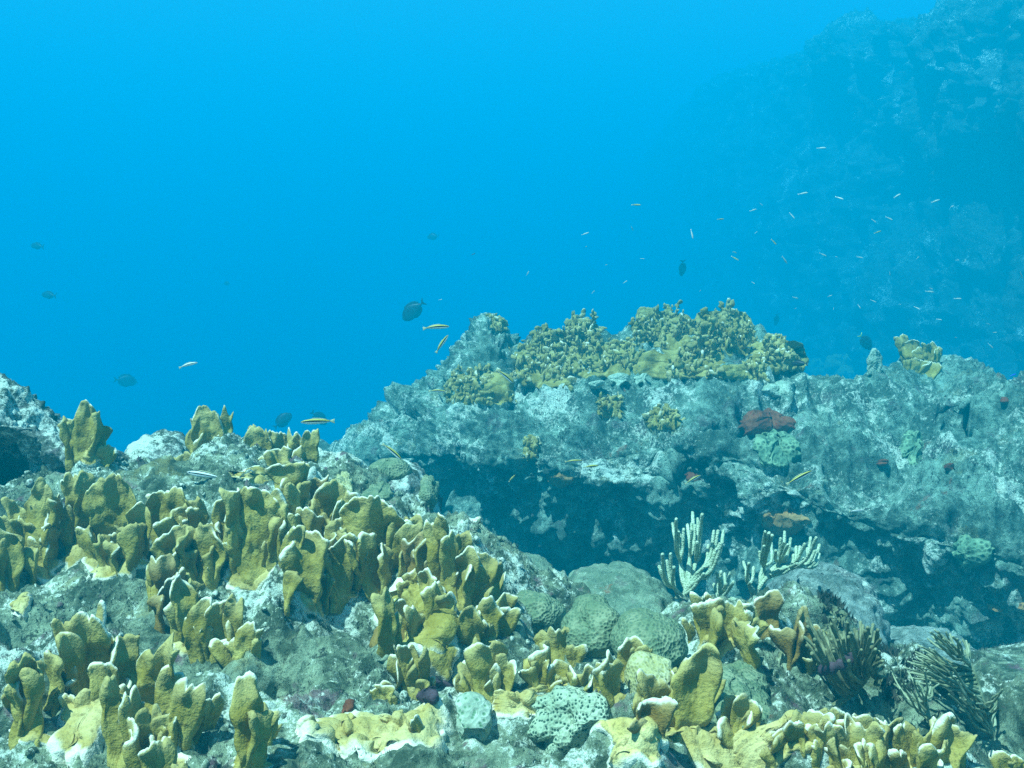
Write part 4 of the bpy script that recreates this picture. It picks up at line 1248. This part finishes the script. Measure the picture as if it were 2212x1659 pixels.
M['fin'] = simple_mat("fin", (0.35, 0.33, 0.18), (0.5, 0.48, 0.3), 60, 0)
M['dark_fin'] = simple_mat("dark_fin", (0.015, 0.016, 0.018), (0.03, 0.03, 0.03), 60, 0)
M['yellow_fin'] = simple_mat("yellow_fin", (0.75, 0.68, 0.06), (0.85, 0.78, 0.1), 60, 0)
M['blue_fish'] = fish_mat("blue_skin", [(0, (.03, .10, .6)), (1, (.02, .06, .5))])
M['eye'] = simple_mat("eye", (0.01, 0.01, 0.01), (0.01, 0.01, 0.01), 10, 0, rough=.2)


def fish_body(prof, thick, bend, nx=22, na=14):
    """prof: rows (x, top, bottom); unit length, head towards +x"""
    pr = np.array(prof, float)
    x = np.linspace(pr[0, 0], pr[-1, 0], nx)
    top, bot = np.interp(x, pr[:, 0], pr[:, 1]), np.interp(x, pr[:, 0], pr[:, 2])
    k = np.array([.25, .5, .25])
    top[1:-1], bot[1:-1] = np.convolve(top, k, 'valid'), np.convolve(bot, k, 'valid')
    a = np.linspace(0, 2 * math.pi, na, endpoint=False)
    c, hh = (top + bot) / 2, (top - bot) / 2
    w = np.minimum(thick * np.sin(np.clip((x - x[0]) / (x[-1] - x[0]), 0, 1) ** .75 * math.pi) ** .6, hh * 1.0 + .004)
    w[0], w[-1] = .004, .004
    Z = c[:, None] + hh[:, None] * np.sin(a)
    Yv = w[:, None] * np.cos(a)
    V = np.stack([x[:, None] + 0 * Z, Yv, Z + bend * (x[:, None] ** 2) * 1.0], -1)
    hg = (np.sin(a)[None] * .5 + .5) + 0 * Z
    idx = np.arange(nx * na).reshape(nx, na)
    q = np.stack([idx[:-1], np.roll(idx[:-1], -1, 1), np.roll(idx[1:], -1, 1), idx[1:]], -1).reshape(-1, 4)
    V[0] = V[0].mean(0)
    V[-1] = V[-1].mean(0)
    return V.reshape(-1, 3), q, hg.ravel()


def fin_mesh(outline, t=.006, bend=0.0):
    """a thin fin with real thickness from an outline in the fish's side plane"""
    o = np.array(outline, float)
    n = len(o)
    c = o.mean(0)
    f = lambda y, s: np.stack([c[0] + (o[:, 0] - c[0]) * s, np.full(n, y), c[1] + (o[:, 1] - c[1]) * s + bend * o[:, 0] ** 2], -1)
    A, E, B = f(-t, .85), f(0, 1.0), f(t, .85)
    V = np.concatenate([A, E, B, [[c[0], -t, c[1] + bend * c[0] ** 2], [c[0], t, c[1] + bend * c[0] ** 2]]])
    i = np.arange(n)
    j = (i + 1) % n
    q = np.concatenate([np.stack([i, j, n + j, n + i], -1), np.stack([n + i, n + j, 2 * n + j, 2 * n + i], -1)])
    tr = np.concatenate([np.stack([j, i, 0 * i + 3 * n], -1), np.stack([2 * n + i, 2 * n + j, 0 * i + 3 * n + 1], -1)])
    return V, q, tr


WR = [(-.42, .022, -.022), (-.34, .034, -.034), (-.2, .058, -.062), (0, .078, -.085), (.2, .082, -.088), (.34, .066, -.07), (.44, .042, -.04), (.5, .008, -.006)]
SU = [(-.40, .022, -.026), (-.33, .05, -.055), (-.22, .15, -.15), (-.05, .23, -.23), (.12, .26, -.25), (.27, .22, -.23), (.38, .13, -.17), (.46, .03, -.09), (.48, -.01, -.05)]


def wrasse_proto(mat, bend, finmat='fin'):
    root = empty("fish", (0, 0, 0))
    V, q, h = fish_body(WR, .05, bend)
    mesh_obj("body", V, q, M[mat], parent=root, attrs={'hgt': h})
    V, q, t = fin_mesh([(-.40, .02), (-.46, .05), (-.54, .07), (-.52, 0), (-.54, -.07), (-.46, -.05), (-.40, -.02)], .005, bend)
    mesh_obj("tail_fin", V, q, M[finmat], parent=root, tris=t)
    V, q, t = fin_mesh([(.22, .075), (.1, .105), (-.1, .095), (-.28, .062), (-.3, .04), (-.1, .06), (.15, .07)], .004, bend)
    mesh_obj("dorsal_fin", V, q, M[finmat], parent=root, tris=t)
    for s in (-1, 1):
        v = ICO_V * .014 + np.array([.41, s * .026, .014 + bend * .168])
        mesh_obj("eye", v, None, M['eye'], parent=root, tris=ICO_F)
    return root


def surgeon_proto(tailmat='dark_fin', slim=1.0):
    root = empty("fish", (0, 0, 0))
    V, q, h = fish_body([(a, b * slim, c * slim) for a, b, c in SU], .075, 0)
    mesh_obj("body", V, q, M['dark_fish'], parent=root, attrs={'hgt': h})
    V, q, t = fin_mesh([(-.38, .03), (-.44, .09), (-.54, .16), (-.48, .05), (-.47, 0), (-.48, -.05), (-.54, -.16), (-.44, -.09), (-.38, -.03)], .006)
    mesh_obj("tail_fin", V, q, M[tailmat], parent=root, tris=t)
    V, q, t = fin_mesh([(.25, .20), (.15, .29), (-.05, .30), (-.22, .24), (-.34, .12), (-.30, .06), (-.1, .17), (.1, .22)], .006)
    mesh_obj("dorsal_fin", V, q, M['dark_fin'], parent=root, tris=t)
    V, q, t = fin_mesh([(.15, -.20), (.05, -.28), (-.1, -.28), (-.24, -.22), (-.34, -.12), (-.30, -.07), (-.1, -.17), (.05, -.2)], .006)
    mesh_obj("anal_fin", V, q, M['dark_fin'], parent=root, tris=t)
    if slim < 1:
        for o in root.children:
            if o.name.startswith(('dorsal', 'anal')):
                o.scale = (1, 1, slim)
    return root


def copy_fish(proto):
    r = proto.copy()
    COL.objects.link(r)
    for ch in list(proto.children):
        c = ch.copy()
        COL.objects.link(c)
        c.parent = r
    return r


def place_fish(o, vx, vy, d, length, ang, label, group, yaw=0.0, cat="fish", flip=False):
    """length in photo units, ang in degrees anticlockwise from facing right"""
    a = R(ang)
    xr, ur = Vector(CR), Vector(CU)
    fw = Vector(CF)
    xa = xr * math.cos(a) + ur * math.sin(a)
    za = ur * math.cos(a) - xr * math.sin(a)
    if (za.z < 0) != flip:
        za = -za
    xa = (xa * math.cos(R(yaw)) + fw * math.sin(R(yaw))).normalized()
    ya = za.cross(xa).normalized()
    za = xa.cross(ya).normalized()
    L = length / FPX * d / max(.4, math.cos(R(yaw)))
    m = Matrix((xa, ya, za)).transposed().to_4x4()
    o.matrix_world = Matrix.Translation(Vector(at(vx, vy, d))) @ m @ Matrix.Scale(L, 4)
    tag(o, label, cat, group)
    return o


PROTO, USED = {}, set()


def fish(kind, *a, **k):
    if kind not in PROTO:
        if kind[0] == 's':
            PROTO[kind] = surgeon_proto('yellow_fin' if kind == 's_yellow' else 'dark_fin', .58 if kind == 's_slim' else 1.0)
        else:
            mat, b = kind.split('|')
            PROTO[kind] = wrasse_proto(mat, float(b))
    o = PROTO[kind] if kind not in USED else copy_fish(PROTO[kind])
    USED.add(kind)
    return place_fish(o, *a, **k)


GW = "small striped wrasses over the reef"
for kind, vx, vy, d, L, ang, lab in [
    ('wrasse|-0.12', 943, 706, 2.5, 56, 4, "striped wrasse swimming level left of the boulder's pointed peak"),
    ('wrasse|-0.05', 955, 742, 2.6, 46, 55, "striped wrasse heading steeply up, just below the level one"),
    ('wrasse_white|-0.2', 407, 787, 2.4, 40, 16, "white-bellied striped wrasse alone in open blue water at left"),
    ('wrasse|-0.05', 685, 910, 2.2, 70, 182, "largest striped wrasse facing left over the ridge corals"),
    ('wrasse|-0.12', 848, 975, 2.3, 52, -39, "striped wrasse diving to the right above the white rock"),
    ('wrasse|-0.2', 1092, 812, 2.7, 46, -38, "bent striped wrasse diving beside the boulder's shaded coral"),
    ('wrasse|-0.2', 945, 844, 3.0, 36, -2, "thin wrasse against the boulder's left shoulder, golden coral at its right"),
    ('wrasse_white|-0.05', 441, 1025, 2.2, 78, 171, "white wrasse with two black stripes before the back corals"),
    ('wrasse|-0.05', 1240, 996, 2.7, 38, 3, "yellow-backed wrasse at the boulder's brow, left of a pair"),
    ('wrasse_yellow|-0.12', 1277, 1007, 2.7, 32, 6, "yellow wrasse at the boulder's brow, right of a pair"),
    ('wrasse_yellow|-0.05', 1106, 1033, 2.6, 20, 48, "short yellow wrasse rising by the overhang's left end"),
    ('wrasse|-0.12', 1497, 1035, 2.7, 38, 30, "wrasse slanting up before the small dark red sponge"),
    ('wrasse|-0.05', 1727, 1031, 2.4, 60, 29, "big wrasse slanting up below the wrinkled plate coral"),
    ('wrasse_white|-0.12', 1850, 1103, 2.8, 32, 4, "pale wrasse in the shade right of the tan orange sponge"),
    ('wrasse_white|-0.05', 1781, 1297, 2.15, 36, 10, "black and white wrasse in front of the pale round boulder"),
    ('wrasse_yellow|-0.2', 848, 1308, 1.66, 48, 58, "yellow-striped wrasse gliding up along the cascade's left side"),
]:
    fish(kind, vx, vy, d, L, ang, lab, GW, yaw=(vx * 7 % 17) - 8)

GD = "dark oval fish in the blue water"
for kind, vx, vy, d, L, ang, lab, yaw in [
    ('s', 892, 671, 5.6, 62, 218, "largest dark oval fish, nose down left of the boulder's peak", 10),
    ('s', 611, 908, 6.0, 48, 42, "dark oval fish rising over the skyline corals", 8),
    ('s', 690, 903, 6.4, 42, -40, "dark fish half hidden behind the largest wrasse", 15),
    ('s', 272, 822, 8.2, 48, -4, "faint dark oval fish above the left rock's coral", 10),
    ('s_slim', 105, 637, 7.6, 44, 172, "dark slender fish at far left, lower of two", 30),
    ('s_slim', 80, 531, 8.2, 40, 170, "dark slender fish at far left, upper of two", 30),
    ('s', 935, 511, 10.5, 26, 178, "faint dark fish high in mid water above the peak", 20),
    ('s_slim', 1474, 580, 7.0, 32, -84, "dark fish hanging head down above the coral crown", 50),
    ('s_slim', 1677, 691, 8.5, 24, -80, "faint dark fish upright over the crown's right slope", 50),
    ('s_yellow', 1870, 739, 5.2, 42, -48, "dark oval fish with bright yellow tail above the boulder ridge", 12),
    ('s', 490, 612, 11.5, 15, 175, "tiny faint dark fish alone in the blue left of centre", 20),
    ('s_slim', 1726, 785, 4.3, 30, 178, "dark slim fish resting on the ridge right of the crown", 40),
]:
    fish(kind, vx, vy, d * (1.9 if d > 4.5 else 1), L, ang, lab, GD, yaw=yaw)


def small_proto(mat):
    V, q, h = fish_body(WR, .05, -.08, 12, 8)
    V2, q2, t2 = fin_mesh([(-.40, .02), (-.54, .07), (-.52, 0), (-.54, -.07), (-.40, -.02)], .005)
    n = len(V)
    return mesh_obj("fish", np.concatenate([V, V2]), np.concatenate([q, q2 + n]), M[mat], tris=t2 + n, attrs={'hgt': np.concatenate([h, np.full(len(V2), .3)])})


GS = "tiny fish scattered in the water before the cliff"
LS = {'silver': "tiny pale slender fish scattered in the blue water before the cliff", 'wrasse_yellow': "tiny yellowish slender fish scattered in the blue water before the cliff"}
SMALL = {}
_s = lambda cx, cy, L, a, m='silver': (1296 + cx * .414, 259 + cy * .414, L * .414, a, m)
_t = lambda cx, cy, L, a, m='silver': (864 + cx * .3593, 432 + cy * .3593, L * .3593, a, m)
Yl = 'wrasse_yellow'
SPOTS = [_s(190, 443, 45, -5, Yl), _s(168, 566, 25, -60), _s(800, 470, 40, 20), _s(843, 441, 20, -30), _s(630, 518, 35, 5, Yl), _s(1003, 500, 40, -50), _s(1060, 383, 50, 10), _s(1157, 146, 45, 0), _s(1250, 407, 40, -25),
         _s(1552, 395, 50, 30), _s(1752, 423, 55, 20), _s(1838, 451, 22, 25), _s(1430, 527, 30, -35), _s(1510, 514, 40, -25), _s(1450, 585, 38, 20, Yl), _s(908, 637, 38, -50, Yl), _s(703, 690, 20, -20, Yl), _s(705, 722, 40, -35, Yl),
         _s(815, 587, 20, 30), _s(965, 732, 48, -50), _s(1165, 703, 40, -20), _s(1357, 717, 35, -10), _s(1235, 714, 12, 0), _s(1658, 719, 18, 50), _s(1866, 731, 16, 0), _s(1905, 735, 20, 60), _s(2200, 812, 40, -50), _s(1513, 804, 25, -70),
         _s(1722, 896, 50, -3), _s(1728, 880, 20, -20), _s(1868, 932, 38, 0), _s(1427, 945, 30, -25), _s(1353, 973, 25, -60), _s(1655, 981, 30, -30), _s(1200, 918, 20, 20), _s(1020, 928, 35, -10), _s(1020, 984, 14, 15), _s(1218, 985, 12, 80),
         _s(222, 724, 22, -5), _s(132, 845, 25, 35), _s(800, 850, 20, -35), _s(523, 891, 12, 60), _s(1770, 1041, 25, -10), _s(2028, 1066, 28, -15), _s(2062, 1109, 25, 0), _s(1857, 1135, 14, -20), _s(2040, 1180, 38, -40), _s(1565, 963, 14, 0),
         _t(1115, 202, 45, 20), _t(768, 440, 30, 60), _t(1162, 553, 25, 45), _t(1240, 390, 14, 0, Yl), _t(1120, 280, 12, 20, Yl)]
for k, (vx, vy, L, a, m) in enumerate(SPOTS):
    if m not in SMALL:
        o = SMALL[m] = small_proto(m)
    else:
        o = SMALL[m].copy()
        COL.objects.link(o)
    place_fish(o, vx, vy, 3.8 + (k * 37 % 29) / 12.0, max(L, 5), a, LS[m], GS, yaw=(k * 53 % 60) - 30)
for vx, vy, d, L, a, m, lab in [(1495, 506, 2.6, 20, -76, 'silver', "brightest white fish, thin and nearly upright above the crown"), (952, 647, 4.5, 8, 10, 'silver', "tiny pale speck of fish right of the largest dark fish"),
                                (1022, 549, 6, 11, 25, 'dark_fish', "tiny dark slender fish above and left of the crown"), (2188, 810, 3.6, 16, 20, 'blue_fish', "small bright blue fish at the right end of the boulder ridge")]:
    if m not in SMALL:
        o = SMALL[m] = small_proto(m)
    else:
        o = SMALL[m].copy()
        COL.objects.link(o)
    place_fish(o, vx, vy, d, L, a, lab, GS if m != 'blue_fish' else None)




# ------------------------------------------------------------------ the water's haze
hz = bpy.data.meshes.new("haze")
lo, hi = (-95, -22, -9.8), (95, 115, 7.6)
vs = [(x, y, z) for x in (lo[0], hi[0]) for y in (lo[1], hi[1]) for z in (lo[2], hi[2])]
hz.from_pydata(vs, [], [(0, 1, 3, 2), (4, 6, 7, 5), (0, 4, 5, 1), (2, 3, 7, 6), (0, 2, 6, 4), (1, 5, 7, 3)])
hm = bpy.data.materials.new("water_haze")
hm.use_nodes = True
for n in list(hm.node_tree.nodes):
    if n.type == 'BSDF_PRINCIPLED':
        hm.node_tree.nodes.remove(n)
pv = hm.node_tree.nodes.new("ShaderNodeVolumePrincipled")
pv.inputs["Color"].default_value = (*HAZE_COLOR, 1)
pv.inputs["Absorption Color"].default_value = (*HAZE_ABS, 1)
pv.inputs["Density"].default_value = HAZE_DENS
hm.node_tree.links.new(pv.outputs[0], hm.node_tree.nodes["Material Output"].inputs["Volume"])
hz.materials.append(hm)
ho = bpy.data.objects.new("haze", hz)
COL.objects.link(ho)
ho["kind"] = "stuff"
